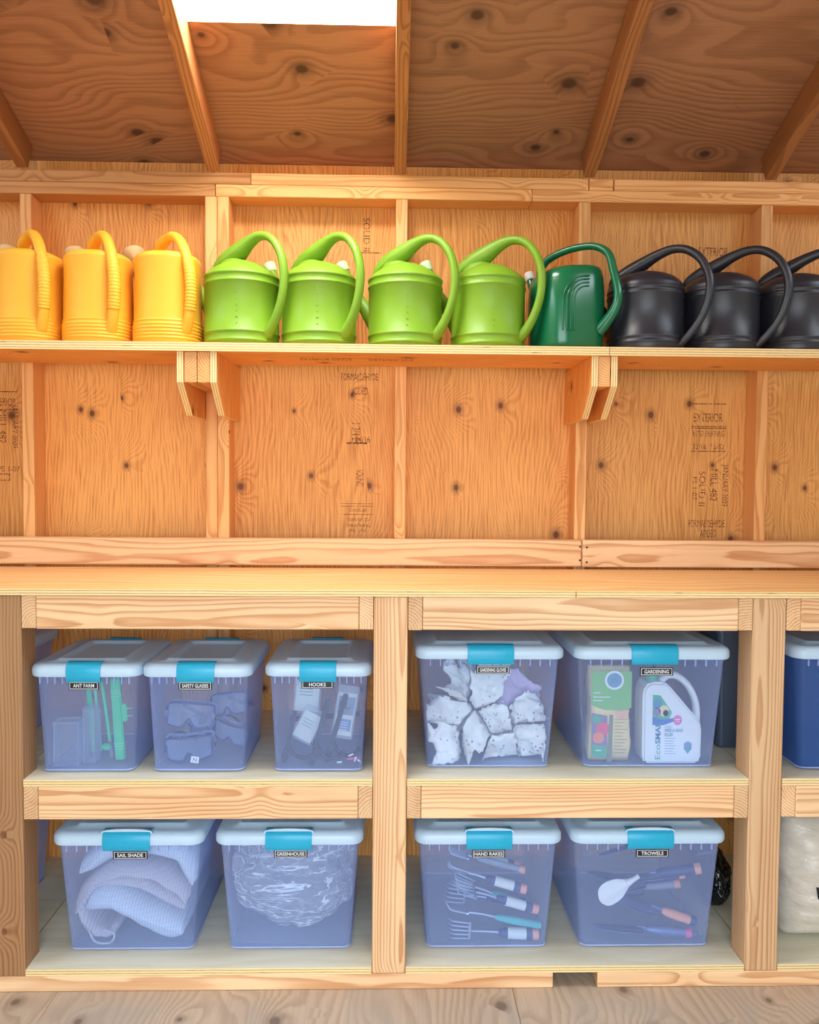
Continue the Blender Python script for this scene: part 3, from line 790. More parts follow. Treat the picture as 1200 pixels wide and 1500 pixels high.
B_['green'] = storage_box(-.271, .050, .408, .49, BH, Z0, 'GREENHOUSE', 'large see-through storage box labelled GREENHOUSE with crumpled film inside', .092, .004, None, .126, True, .064, lt_w=.076)
B_['rake'] = storage_box(.279, .050, .410, .49, BH, Z0, 'HAND RAKES', 'large see-through storage box labelled HAND RAKES with hand tools inside', .092, .0, None, .126, True, .066, lt_w=.078)
B_['trow'] = storage_box(.726, .050, .436, .49, BH, Z0, 'TROWELS', 'large see-through storage box labelled TROWELS with trowels inside', .092, .010, None, .128, True, .066, lt_w=.062)
# boxes half hidden behind the posts
M['tubdark'] = clear_mat('tinted_tub_plastic', '4a74bd', .62, .25, (.6, .72, .95), .3, .35)
M['bin'] = plain('grey_bin_plastic', '4b5568', .4)
b = storage_box(1.312, .030, .41, .50, .352, Z1, None, 'dark blue tinted storage box without label in the bay by the photo edge', hump=False)
for c in b.children:
    if c.name.startswith('tub'): c.data.materials[0] = M['tubdark']
storage_box(-1.285, .185, .41, .355, .312, Z1, None, 'storage box mostly hidden behind the reddish post, on the upper shelf', hump=False)
storage_box(-1.292, .185, .41, .355, .330, Z0, None, 'storage box mostly hidden behind the reddish post, on the bottom shelf', hump=False)
# slim bin behind the post
t = tag(empty('slim_bin', (1.035, .37, Z1)), 'slim dark grey plastic bin standing behind the knotty post', 'bin')
vs, fs = loft([[(a, b_, z) for a, b_ in rrect(w_, d_, .015, 4)] for w_, d_, z in ((.085, .24, .0005), (.09, .25, .006), (.115, .28, .355))], True, False)
auto_smooth(mesh_obj('bin_body', vs, fs, M['bin'], t), 40)
vs, fs = loft([[(a, b_, z) for a, b_ in rrect(w_, d_, .017, 4)] for w_, d_, z in ((.115, .28, .350), (.125, .29, .352), (.125, .29, .364), (.115, .28, .366), (.112, .276, .352))], False, False)
auto_smooth(mesh_obj('rim', vs, fs, M['bin'], t), 40)

# ================================================================== WHAT IS IN THE BOXES
def jitter_mesh(vs, amp, sc, seed):
    out = []
    for v in vs:
        v = Vector(v); n = mn.noise_vector(v*sc+Vector((seed*7.3, seed*3.1, seed)))
        out.append(v+n*amp)
    return out
def ico(sub=4):
    bm = bmesh.new(); bmesh.ops.create_icosphere(bm, subdivisions=sub, radius=1)
    V = [v.co.copy() for v in bm.verts]; Fc = [[v.index for v in f.verts] for f in bm.faces]; bm.free(); return V, Fc
def confine(o, cx, y0, w, d, zs, bt=.036, tp=.013, ht=.316):
    """press a soft thing against the inside of its tub"""
    m = Matrix.Translation(o.location) @ o.rotation_euler.to_matrix().to_4x4(); mi = m.inverted(); cy = y0+d/2
    for v in o.data.vertices:
        p = m @ v.co; f = min(max((p.z-zs-.008)/(ht-.018), 0), 1); ins = bt+(tp-bt)*f+.007
        hx, hy = w/2-ins, d/2-ins
        q = max(abs(p.x-cx)/hx, abs(p.y-cy)/hy)
        p.x = cx+max(-hx, min(hx, p.x-cx)); p.y = cy+max(-hy, min(hy, p.y-cy)); p.z = min(max(p.z, zs+.006), zs+.292)
        # keep out of the rounded corners
        kx, ky = abs(p.x-cx)-(hx-.018), abs(p.y-cy)-(hy-.018)
        if kx > 0 and ky > 0:
            L_ = math.hypot(kx, ky)
            if L_ > .018:
                p.x = cx+math.copysign(hx-.018+kx*.018/L_, p.x-cx); p.y = cy+math.copysign(hy-.018+ky*.018/L_, p.y-cy)
        v.co = mi @ p
    o.data.update(); return o
from mathutils.bvhtree import BVHTree
def omat(o): return Matrix.Translation(o.location) @ o.rotation_euler.to_matrix().to_4x4()
def wtree(o):
    m = omat(o); return BVHTree.FromPolygons([m @ v.co for v in o.data.vertices], [list(p.vertices) for p in o.data.polygons])
def place(o, loc, rot=(0, 0, 0)):
    o.location = loc; o.rotation_euler = rot; return o

# --- ant farm
M['mint'] = plain('mint_plastic', '2fd091', .4); M['mint2'] = plain('pale_green_plastic', '7fe0b8', .4)
M['clear'] = clear_mat('clear_tank_plastic', 'd8e6ff', .12, .1, (.96, .98, 1), .3, .75)
ZI = Z1+.0045
t = tag(empty('plastic_frame_bar', (-.752, .135, ZI)), 'tall mint green plastic bar standing in the ANT FARM box', 'bar')
t.rotation_euler = (0, R(-3.5), 0)
bevel_box('bar', (.027, .014, .232), M['mint'], t, (0, 0, .119), .003)
for z in (.20, .192, .184, .05, .042, .034): bevel_box('ridge', (.0285, .0152, .003), M['mint2'], t, (0, 0, z), .001, seg=1)
bevel_box('clip_lug', (.014, .010, .05), M['mint'], t, (.0195, 0, .135), .003); 
for z in (.125, .146): bevel_box('pin', (.016, .004, .003), M['mint2'], t, (.033, 0, z), .001, seg=1)
t = tag(empty('plastic_stick', (-.785, .150, ZI)), 'thin leaning mint green stick with clip in the ANT FARM box', 'stick')
tube('stick', [Vector((-.002, 0, .05)), Vector((-.012, 0, .13)), Vector((-.028, .006, .225))], .0055, M['mint'], t, 4, 8)
tube('tip', [Vector((.002, 0, .003)), Vector((-.001, 0, .03)), Vector((-.002, 0, .056))], .0045, M['clear'], t, 3, 8)
bevel_box('clip', (.024, .012, .018), M['mint'], t, (-.012, .0, .034), .004)
t = tag(empty('clear_rod', (-.778, .172, ZI)), 'slim clear rod beside the mint green bar in the ANT FARM box', 'rod')
tube('rod', [Vector((0, 0, .003)), Vector((-.004, 0, .12)), Vector((-.008, 0, .225))], .0045, M['clear'], t, 4, 8)
bevel_box('end_cap', (.010, .010, .02), M['mint2'], t, (-.008, 0, .215), .002)
t = tag(empty('green_strip', (-.855, .20, ZI)), 'pair of upright green strips behind the clear tanks in the ANT FARM box', 'strip')
bevel_box('strip', (.014, .004, .215), M['mint'], t, (-.004, 0, .110), .001, (0, R(-4), 0)); bevel_box('strip', (.008, .004, .215), M['mint2'], t, (.014, .004, .110), .001, (0, R(-5), 0))
def tank(x, y, w, d, h, rz, label):
    t = tag(empty('clear_tank', (x, y, ZI), rz), label, 'tank')
    rg = [[(a, b_, z) for a, b_ in rrect(w, d, .008, 3)] for z in (0.0, h)]
    vs, fs = loft(rg, True, False); auto_smooth(mesh_obj('shell', vs, fs, M['clear'], t), 40)
    pts = [Vector((a, b_, h)) for a, b_ in rrect(w, d, .008, 3)]; tube('rim', pts+[pts[0]], .0022, M['clear'], t, 1, 6)
    for sx_ in (-1, 1): tube('corner_edge', [Vector((sx_*(w/2-.002), -d/2+.001, 0)), Vector((sx_*(w/2-.002), -d/2+.001, h))], .0016, M['clear'], t, 1, 5)
    tube('base_edge', [Vector((-w/2+.004, -d/2, .002)), Vector((w/2-.004, -d/2, .002))], .0018, M['clear'], t, 1, 5)
    return t
tank(-.890, .115, .068, .05, .120, R(6), 'wider clear plastic tank in the front corner of the ANT FARM box')
tank(-.833, .138, .034, .05, .150, R(-4), 'narrow clear plastic tank between wider tank and green stick')

# --- safety goggles
M['gog'] = clear_mat('goggle_lens', 'b8cdf8', .28, .08, (.82, .9, 1), .2, .7)
M['gogf'] = plain('goggle_frame_plastic', '27407e', .3); M['strap'] = plain('goggle_strap', '1c2750', .7)
def goggles(x, y, z, rot, label, s=1.0):
    t = tag(empty('safety_goggles', (x, y, z)), label, 'goggles', 'safety goggles in the box'); t.rotation_euler = rot; t.scale = (s, s, s)
    nu, nv = 22, 8; vs = []; fs = []; top = []; bot = []
    for i in range(nu+1):
        u = -1+2*i/nu; ang = u*R(62); r = .078
        hh = .036*(1-abs(u)**5*.35); nose = .026*math.exp(-(u/.14)**2)
        for k in range(nv+1):
            f = k/nv; zz = -hh+nose+(2*hh-nose)*f
            p = Vector((r*math.sin(ang), -r*math.cos(ang)*.62+.05, zz)); vs.append(p)
            if k == 0: bot.append(p)
            if k == nv: top.append(p)
    for i in range(nu):
        for k in range(nv): fs.append([i*(nv+1)+k, (i+1)*(nv+1)+k, (i+1)*(nv+1)+k+1, i*(nv+1)+k+1])
    mesh_obj('lens', vs, fs, M['gog'], t, smooth=True)
    loop = top+bot[::-1]; loop = loop[::2]+[loop[0]]
    tube('frame', loop, .0034, M['gogf'], t, 3, 8)
    back = [p+Vector((0, .03, 0)) for p in loop]
    tube('face_seal', back, .0045, M['gog'], t, 3, 8)
    tube('strap', [Vector((-.068, .02, 0)), Vector((-.076, .055, .012)), Vector((-.04, .085, .022)), Vector((.02, .088, -.006)), Vector((.07, .06, -.012)), Vector((.068, .02, 0))], [(.0012, .007)]*6, M['strap'], t, 6, 8)
    for sx_ in (-1, 1): bevel_box('strap_clip', (.010, .012, .020), M['gogf'], t, (sx_*.069, .022, 0), .002)
    return t
goggles(-.557, .104, Z1+.044, (R(6), R(-4), R(4)), 'safety goggles lying lowest at the front of the SAFETY GLASSES box', .93)
goggles(-.554, .106, Z1+.140, (R(-8), R(5), R(4)), 'safety goggles propped on the lowest pair against the box front', .93)
goggles(-.465, .215, Z1+.052, (R(10), R(14), R(-12)), 'safety goggles low in the corner beside the HOOKS box', .80)
goggles(-.471, .205, Z1+.145, (R(-10), R(-10), R(-14)), 'safety goggles on top of the heap under the lid', .85)
goggles(-.594, .268, Z1+.050, (R(5), R(0), R(-90)), 'safety goggles standing sideways at the back of the heap', .82)
lettering('lettering', 'N', .010, .010, M['gogf'], tag(bevel_box('paper_tag', (.022, .001, .018), M['white'], None, (-.529, .0665, Z1+.030), .0003, (0, R(8), 0), 1), 'small white paper tag among the lowest goggles', 'tag'), (0, -.0009, 0))

# --- hooks and packets
M['iron'] = plain('black_iron', '1b2036', .45); M['card'] = plain('packet_card', 'dfe3da', .7); M['photo'] = plain('packet_print', '5f7d9c', .6); M['poly'] = clear_mat('packet_film', 'e8f0ff', .22, .12, (.97, .98, 1), .2, .4, .3)
def hook(x, y, z, rot, label, h=.19):
    t = tag(empty('iron_hook', (x, y, z)), label, 'hook', 'black iron hooks in the box'); t.rotation_euler = rot
    bevel_box('back_bar', (.014, .005, h), M['iron'], t, (0, 0, h/2), .0015)
    tube('hook_arm', [Vector((0, -.002, h*.32)), Vector((.022, -.004, h*.20)), Vector((.05, -.004, h*.17)), Vector((.072, -.004, h*.24)), Vector((.078, -.004, h*.33))], .0055, M['iron'], t, 5, 8)
    for zz in (.85, .12): bevel_box('screw_plate', (.018, .006, .014), M['iron'], t, (0, 0, h*zz), .001, seg=1)
    return t
hook(-.292, .110, Z1+.007, (0, R(12), 0), 'black iron hook leaning nearest the post-side corner of the HOOKS box front', .15)
hook(-.214, .090, Z1+.007, (0, R(14), 0), 'black iron hook leaning in the middle of the HOOKS box', .19)
hook(-.174, .112, Z1+.008, (0, R(16), 0), 'black iron hook leaning in front of the printed packet', .20)
hook(-.272, .190, Z1+.105, (R(4), R(84), 0), 'black iron hook lying crosswise behind the leaning hooks', .19)
def packet(x, y, z, w, h, rot, label, style):
    t = tag(empty('packet', (x, y, z)), label, 'packet', 'hook packets in the box'); t.rotation_euler = rot
    n = 9; vs = []; fs = []
    for sgn in (-1, 1):
        for i in range(n+1):
            for k in range(n+1):
                u, v = i/n*2-1, k/n*2-1; bu = .008*(1-u**4)*(1-v**4)+.0015*mn.noise(Vector((u*3+x*50, v*3, sgn)))*(1-u**4)*(1-v**4)
                vs.append((u*w/2, sgn*bu, v*h/2))
    m_ = (n+1)*(n+1)
    for s_ in (0, 1):
        for i in range(n):
            for k in range(n):
                q = [s_*m_+i*(n+1)+k, s_*m_+(i+1)*(n+1)+k, s_*m_+(i+1)*(n+1)+k+1, s_*m_+i*(n+1)+k+1]; fs.append(q if s_ else q[::-1])
    mesh_obj('bag_film', vs, fs, M['poly'], t, smooth=True)
    bevel_box('card', (w*.86, .001, h*.8), M['card'], t, (0, 0, -h*.04), .0003, seg=1)
    if style:
        bevel_box('picture', (w*.76, .0006, h*.34), M['photo'], t, (0, -.0012, h*.12), .0002, seg=1)
        tube('pictured_hook', [Vector((-.012, -.0018, h*.22)), Vector((-.004, -.0018, h*.12)), Vector((.006, -.0018, h*.06)), Vector((.012, -.0018, h*.12))], .003, M['iron'], t, 4, 6)
        bevel_box('caption_panel', (w*.7, .0006, h*.22), plain('packet_blue', '3f79b8', .6), t, (0, -.0012, -h*.24), .0002, seg=1)
        for k in range(4): bevel_box('text_line', (w*.5, .0004, .0018), M['white'], t, (-.002, -.0017, -h*.19-.007*k), .0001, seg=1)
    else:
        for k in range(3): bevel_box('text_line', (w*.5, .0004, .002), M['photo'], t, (-.004, -.0012, h*.14-.009*k), .0001, seg=1)
    return t
packet(-.122, .125, Z1+.145, .060, .150, (R(-3), R(9), 0), 'printed packet with a blue caption panel in the HOOKS box', True)
packet(-.232, .165, Z1+.185, .078, .11, (R(-3), R(4), 0), 'white packet hanging high behind the hooks', False)
packet(-.226, .133, Z1+.105, .065, .10, (R(-3), R(28), 0), 'white packet tilted low between two leaning hooks', False)
t = tag(empty('screw_set', (-.10, .125, Z1+.012)), 'pink anchor and small white screws lying at the bottom of HOOKS box', 'screws')
tube('pink_anchor', [Vector((-.014, -.042, .014)), Vector((.016, -.042, .017))], .003, plain('pink_plastic', 'ef4fa8', .4), t, 2, 8)
for dx, dz, a in ((.002, .022, .4), (.018, .006, 1.2), (.026, .012, -.6), (-.03, .004, .1)):
    tube('screw', [Vector((dx-.012, -.046, dz+.002)), Vector((dx-.012+.014*math.cos(a), -.046, .002+ dz+.014*math.sin(a)))], .0024, M['white'], t, 2, 6)

# --- gardening gloves
def glove_cloth():
    t = NT('glove_cotton'); tc = t.n('TexCoord'); p = tc.outputs['Object']
    vo = t.n('TexVoronoi'); t.put(vo.inputs['Vector'], p); vo.inputs['Scale'].default_value = 75
    dots = t.m('SUBTRACT', 1, t.sm(vo.outputs['Distance'], .18, .34)); nz = t.noise(p, 60, 3)
    c = t.mix(t.m('MULTIPLY', dots, t.sm(t.noise(p, 14, 1), .42, .56)), lin('f6f6f2'), lin('8d94a6'))
    c = t.mix(t.m('MULTIPLY', t.sm(t.noise(p, 9, 1), .55, .7), .5), c, lin('e3d2c4'))
    return t.fin(t.bsdf(c, .9, nz, .4, .002))
M['glove'] = glove_cloth(); M['lilac'] = plain('lilac_cotton', 'd8c4e6', .9)
def glove_base():
    me = bpy.data.meshes.new('g'); bm = bmesh.new()
    def blob(c, s, rz=0):
        m = Matrix.Translation(c) @ Matrix.Rotation(rz, 4, 'Z') @ Matrix.Diagonal((*s, 1))
        bmesh.ops.create_uvsphere(bm, u_segments=16, v_segments=10, radius=1, matrix=m)
    blob((0, 0, 0), (.045, .055, .016)); blob((0, -.06, 0), (.042, .045, .018)); blob((0, -.09, 0), (.046, .018, .021))
    for x, l, a in ((-.034, .040, .14), (-.012, .052, .04), (.011, .050, -.05), (.032, .036, -.16)): blob((x*1.1, .05+l*.6, 0), (.0125, l, .012), a)
    blob((-.052, .012, 0), (.014, .040, .013), .7)
    bm.to_mesh(me); bm.free(); o = bpy.data.objects.new('g', me); COL.objects.link(o)
    md = o.modifiers.new('r', 'REMESH'); md.mode = 'VOXEL'; md.voxel_size = .0045; md.use_smooth_shade = True
    sm_ = o.modifiers.new('s', 'SMOOTH'); sm_.iterations = 3; sm_.factor = .5
    bpy.context.view_layer.update()
    m2 = bpy.data.meshes.new_from_object(o.evaluated_get(bpy.context.evaluated_depsgraph_get()))
    V = [v.co.copy() for v in m2.vertices]; Fc = [list(p.vertices) for p in m2.polygons]
    bpy.data.objects.remove(o); bpy.data.meshes.remove(m2); return V, Fc
GV, GF = glove_base()
def glove(x, y, z, rot, seed, label, bend=1.0, mat=None, s=1.25):
    vs = []
    for v in GV:
        p = v.copy()*s; a = p.y*7*bend; p.z += .03*math.sin(a+seed)*bend+.018*math.sin(p.x*38+seed*2)
        p += mn.noise_vector(p*26+Vector((seed, 0, 0)))*.012+mn.noise_vector(p*70+Vector((0, seed, 0)))*.004
        vs.append(p)
    o = mesh_obj('garden_glove', vs, GF, mat or M['glove'], None, smooth=True)
    tag(o, label, 'glove', 'gloves heaped in the box'); place(o, (x, y, z), rot)
    m = omat(o); mi = m.inverted(); me_ = Vector((x, y, z))
    for _ in range(4):
        for v in o.data.vertices:
            p = m @ v.co
            for sd in SEEDS:
                n = sd-me_
                if n.length < 1e-4: continue
                n.normalize(); d = (p-(sd+me_)/2).dot(n)+.0012
                if d > 0: p -= n*d
            v.co = mi @ p
        confine(o, .277, .048, .410, .49, Z1)
    for v in o.data.vertices:                     # wrinkles, always inwards
        p = m @ v.co; k = .5*abs(mn.noise(p*38+Vector((seed, 0, 0))))+.5*abs(mn.noise(Vector((p.x*30+p.z*60, p.y*40, p.z*30-p.x*60+seed))))+.35*abs(mn.noise(p*95))
        d = me_-p; v.co = mi @ (p+d.normalized()*min(max(0, k-.16)*.030, d.length*.5))
    nb = [[] for _ in o.data.vertices]
    for e in o.data.edges: a_, b_ = e.vertices; nb[a_].append(b_); nb[b_].append(a_)
    for _ in range(2):
        cs_ = [v.co.copy() for v in o.data.vertices]
        for v in o.data.vertices:
            if nb[v.index]: v.co = cs_[v.index]*.45+sum((cs_[j] for j in nb[v.index]), Vector())*(.55/len(nb[v.index]))
    return o
gl = [(.165, .145, .050, (R(75), R(10), R(15)), 1.1, 'patterned white glove in the lower front corner next to the centre post', .8),
      (.245, .155, .060, (R(60), R(60), R(-10)), 2.3, 'white glove second from the centre post at the bottom', 1.0),
      (.405, .145, .055, (R(70), R(-70), R(10)), 3.7, 'white glove in the lower front corner beside the GARDENING box', .9),
      (.328, .130, .030, (R(80), R(85), R(0)), 4.9, 'white glove spread flat along the box bottom in the middle', .6),
      (.318, .155, .105, (R(65), R(-30), R(20)), 5.2, 'white glove bunched in the centre of the heap', 1.1),
      (.175, .175, .115, (R(50), R(70), R(-25)), 6.6, 'ribbed white glove midway up the heap near centre post', 1.0),
      (.195, .210, .178, (R(55), R(65), R(30)), 7.1, 'pale glove highest in the heap near centre post', .7),
      (.285, .190, .180, (R(70), R(20), R(-15)), 8.4, 'floral white glove at the very top of the heap', .9),
      (.400, .175, .125, (R(60), R(-40), R(5)), 9.9, 'white glove with spread fingers midway up, beside the GARDENING box', 1.0),
      (.260, .290, .070, (R(20), R(10), R(60)), 10.3, 'white glove lying flat at the back of the heap', .8),
      (.370, .300, .085, (R(25), R(-20), R(-40)), 11.5, 'white glove tucked away behind the heap', .8)]
SEEDS = [Vector((g[0], g[1], Z1+g[2]+.012)) for g in gl]+[Vector((.375, .235, Z1+.185))]
for x, y, dz, rot, sd, lab, bd in gl: glove(x, y, Z1+dz+.012, rot, sd, lab, bd)
glove(.375, .235, Z1+.185, (R(70), R(-60), R(0)), 12.2, 'lilac glove high in the heap, only lilac one', .4, M['lilac'])

# --- fertiliser bag and white jug
M['bagc'] = plain('bag_cream', 'f2d9a4', .45); M['bagg'] = plain('bag_green', '7fc06a', .45); M['toma'] = plain('tomato_red', 'e8607c', .5); M['tomb'] = plain('tomato_orange', 'f2906a', .5)
M['bgreen'] = plain('print_green', '46b487', .5); M['bpurp'] = plain('print_purple', '8f7fa4', .5); M['bblue'] = plain('emblem_blue', '6b9cc0', .5); M['bteal'] = plain('print_teal', '3f8fae', .5)
M['olive'] = plain('bag_gusset', '8a8f78', .6); M['pink'] = plain('print_pink', 'ee77b8', .5); M['jug'] = plain('white_jug_plastic', 'eef2f6', .35, sss=0)
def disc(name, r, mat, parent, at, n=20, sx_=1.0):
    return mesh_obj(name, [(r*sx_*math.cos(2*math.pi*i/n), 0, r*math.sin(2*math.pi*i/n)) for i in range(n)], [list(range(n))], mat, parent, loc=at)
def patch(name, pts, mat, parent, y): return mesh_obj(name, [(a, y, b) for a, b in pts], [list(range(len(pts)))], mat, parent)
t = tag(empty('fertiliser_bag', (.627, .145, ZI), R(-2)), 'green and cream fertiliser bag with tomato print in the GARDENING box', 'bag')
rg = []
for k in range(15):
    f = k/14; z = f*.270; th = .030*(1-abs(2*f-1)**6*.75)+.004; wv = .057+.003*math.sin(f*9)
    rg.append([(a+.0015*math.sin(k*2.1+i), b_, z) for i, (a, b_) in enumerate(rrect(2*wv, 2*th, min(.012, th*.8), 3))])
vs, fs = loft(rg, True, True); bagb = auto_smooth(mesh_obj('bag', vs, fs, M['bagc'], t), 60)
yf = -.0368
patch('green_band', [(-.056, .165), (-.02, .152), (.03, .150), (.057, .158), (.057, .262), (-.056, .262)], M['bagg'], t, yf)
disc('emblem_rim', .027, M['white'], t, (.008, yf-.0006, .236)); disc('emblem', .021, M['bblue'], t, (.008, yf-.0010, .236))
lettering('lettering', 'W', .022, .018, M['bteal'], t, (.008, yf-.0014, .234), 0, .03)
for z, w in ((.200, .020), (.188, .048), (.178, .026)): bevel_box('text_line', (w, .0003, .0022), M['white'], t, (-.050+w/2, yf-.0005, z), .0001, seg=1)
patch('picture', [(-.054, .045), (-.010, .045), (-.010, .135), (-.054, .142)], M['bpurp'], t, yf-.0002)
disc('leaf_print', .012, M['bgreen'], t, (-.040, yf-.0006, .125)); disc('tomato_print', .019, M['toma'], t, (-.022, yf-.0006, .098)); disc('tomato_print', .016, M['tomb'], t, (-.034, yf-.0008, .072)); 
patch('green_label', [(-.054, .020), (-.012, .014), (-.012, .048), (-.054, .052)], M['bgreen'], t, yf-.0009)
bevel_box('text_line', (.016, .0003, .003), M['white'], t, (-.034, yf-.0013, .036), .0001, seg=1)
patch('gusset_print', [(-.010, .004), (.004, .004), (.006, .138), (-.004, .138)], M['olive'], t, yf-.0010)
for k in range(11):
    bevel_box('text_line', (.036-.006*(k % 3), .0003, .0014), M['olive'], t, (.028-.003*(k % 3), yf-.0003, .125-.0095*k), .0001, seg=1)
patch('peach_fold', [(.010, .148), (.052, .150), (.040, .128), (.022, .126)], plain('print_peach', 'f4b9a0', .5), t, yf-.0004)

t = tag(empty('jug', (.797, .140, ZI)), 'white plastic weed killer jug with loop handle in the GARDENING box', 'jug'); t.scale = (.89, 1, 1)
out = [(-.092, .012), (-.084, .001), (.084, .001), (.094, .012), (.095, .105), (.088, .122), (-.012, .224), (-.026, .232), (-.070, .232), (-.088, .220), (-.094, .20)]
bm = bmesh.new(); fv = [bm.verts.new((a, -.042, b_)) for a, b_ in out]; fc = bm.faces.new(fv)
ex_ = bmesh.ops.extrude_face_region(bm, geom=[fc]); 
for v in [g for g in ex_['geom'] if isinstance(g, bmesh.types.BMVert)]: v.co.y = .042
bmesh.ops.recalc_face_normals(bm, faces=bm.faces); bmesh.ops.bevel(bm, geom=bm.edges[:], offset=.008, segments=3, affect='EDGES', clamp_overlap=True)
me = bpy.data.meshes.new('body'); bm.to_mesh(me); bm.free(); me.materials.append(M['jug']); o = bpy.data.objects.new('body', me); COL.objects.link(o); o.parent = t; auto_smooth(o, 40)
tube('handle', [Vector((-.030, 0, .222)), Vector((-.005, 0, .243)), Vector((.030, 0, .240)), Vector((.066, 0, .212)), Vector((.090, 0, .165)), Vector((.092, 0, .115)), Vector((.082, 0, .095))], [(.012, .02), (.011, .017), (.0105, .016), (.0105, .016), (.0105, .016), (.012, .018), (.014, .02)], M['jug'], t, 6, 14, Vector((0, 1, 0)))
vs, fs = lathe([(.019, .226), (.020, .232), (.020, .250), (.017, .254), (.002, .255)], 20); auto_smooth(mesh_obj('cap', [(a-.055, b_, c) for a, b_, c in vs], fs, M['bgreen'], t), 40)
yj = -.0426
patch('label_picture', [(-.064, .118), (-.016, .118), (-.002, .148), (-.040, .196), (-.064, .198)], M['bgreen'], t, yj)
patch('blue_swoosh', [(-.064, .112), (-.028, .112), (.004, .122), (.004, .132), (-.030, .128), (-.064, .136)], plain('print_blue', '3c74c4', .5), t, yj-.0004)
for x, z, r, m_ in ((-.050, .172, .014, M['bteal']), (-.050, .150, .012, M['bpurp']), (-.028, .152, .016, M['bagc']), (-.022, .146, .009, M['bpurp'])): disc('picture_detail', r, m_, t, (x, yj-.0006, z))
disc('pink_roundel', .014, M['pink'], t, (.016, yj-.0008, .126)); bevel_box('text_line', (.016, .0003, .003), M['white'], t, (.016, yj-.0012, .128), .0001, seg=1); bevel_box('text_line', (.012, .0003, .0018), M['white'], t, (.016, yj-.0012, .122), .0001, seg=1)
lettering('lettering', 'Eco', .042, .017, plain('print_sea_green', '57a9a0', .5), t, (-.046, yj-.0012, .036), R(90)); lettering('lettering', 'SMART', .078, .017, M['bteal'], t, (-.046, yj-.0012, .098), R(90), .03)
lettering('lettering', 'ORGANIC', .022, .005, M['bteal'], t, (-.014, yj-.0004, .107)); lettering('lettering', 'WEED & GRASS', .058, .0095, M['bteal'], t, (.004, yj-.0004, .097), 0, .02); lettering('lettering', 'KILLER', .027, .0095, M['bteal'], t, (-.011, yj-.0004, .085), 0, .02)
for k in range(7): bevel_box('text_line', (.036-.005*(k % 3), .0003, .0013), M['bblue'], t, (-.006-.0025*(k % 3), yj-.0002, .074-.0072*k), .0001, seg=1)
patch('shield_emblem', [(.038, .060), (.050, .066), (.062, .060), (.062, .044), (.050, .030), (.038, .044)], M['bblue'], t, yj-.0003); patch('shield_leaf', [(.043, .052), (.050, .046), (.058, .056), (.052, .038)], M['bgreen'], t, yj-.0007)
patch('white_edge', [(-.066, .108), (-.064, .108), (-.064, .198), (-.066, .198)], M['white'], t, yj-.0001)

# --- folded sail shade cloth
def weave(name, c1, c2, sc):
    t = NT(name); tc = t.n('TexCoord'); sx = t.n('SeparateXYZ'); t.put(sx.inputs[0], tc.outputs['Object'])
    w1 = t.m('FRACT', t.m('MULTIPLY', sx.outputs[0], sc)); w2 = t.m('FRACT', t.m('MULTIPLY', sx.outputs[2], sc*.8))
    g = t.m('ADD', t.m('MULTIPLY', t.sm(w1, .55, .8), .6), t.m('MULTIPLY', t.sm(w2, .7, .9), .25), clamp=True)
    nz = t.noise(tc.outputs['Object'], 220, 2)
    c = t.mix(g, lin(c1), lin(c2)); c = t.mix(t.m('MULTIPLY', nz, .25), c, lin('a9a9b4'))
    return t.fin(t.bsdf(c, .9, t.m('ADD', g, nz), .35, .002))
M['sail1'] = weave('sail_cloth_pale', 'd3dff0', 'aebfd8', 130); M['sail2'] = weave('sail_cloth_taupe', 'c9c2cc', 'a49fb0', 140)
sail = tag(empty('sail_shade_cloth', (-.711, .29, Z0+.004)), 'folded pale blue and taupe woven cloth in the SAIL SHADE box', 'cloth')
def fold(name, pts, th, depth, mat, seed, y0):
    """a soft folded layer: thick ribbon following an x-z line, running back into the tub"""
    path = catmull([Vector((a, 0, b_)) for a, b_ in pts], 8); n = len(path); ny = 12; rings = []
    for k in range(ny+1):
        f = k/ny; yy = y0+depth*f; sq = math.sin(math.pi*min(1, max(.0, f*.5+.02)))**.35 if f < .5 else 1.0
        rnd = (1-(1-min(1, f*4))**2)**.5 if f < .25 else 1
        ring = []
        for sgn in (1, -1):
            idx = range(n) if sgn > 0 else range(n-1, -1, -1)
            for i in idx:
                tg = (path[min(i+1, n-1)]-path[max(i-1, 0)]).normalized(); nn = Vector((-tg.z, 0, tg.x))
                e = math.sqrt(max(0, 1-abs(2*i/(n-1)-1)**6))
                w_ = mn.noise(Vector((i*.22, f*3+seed, sgn*2.0)))*.006
                p = path[i]+nn*sgn*(th*(.25+.75*rnd)*e+w_*e); ring.append((p.x, yy, p.z))
        rings.append(ring)
    vs, fs = loft(rings, True, True)
    o = mesh_obj(name, vs, fs, mat, sail, smooth=True); return o
fold('cloth_fold', [(-.150, .205), (-.07, .262), (.04, .272), (.130, .245), (.165, .170)], .034, .36, M['sail1'], 1, -.185)
fold('cloth_fold', [(-.155, .095), (-.120, .165), (-.04, .205), (.05, .198), (.12, .160), (.150, .125)], .024, .34, M['sail2'], 2, -.197)
fold('cloth_fold', [(-.140, .150), (-.08, .175), (.02, .168), (.10, .125), (.145, .105)], .017, .34, M['sail2'], 3, -.190)
fold('cloth_fold', [(-.125, .115), (-.06, .128), (.02, .085), (.09, .048), (.140, .042)], .040, .38, M['sail1'], 4, -.203)
fold('cloth_fold', [(-.155, .130), (-.140, .07), (-.110, .035), (-.07, .030), (-.05, .055)], .016, .33, M['sail2'], 5, -.188)
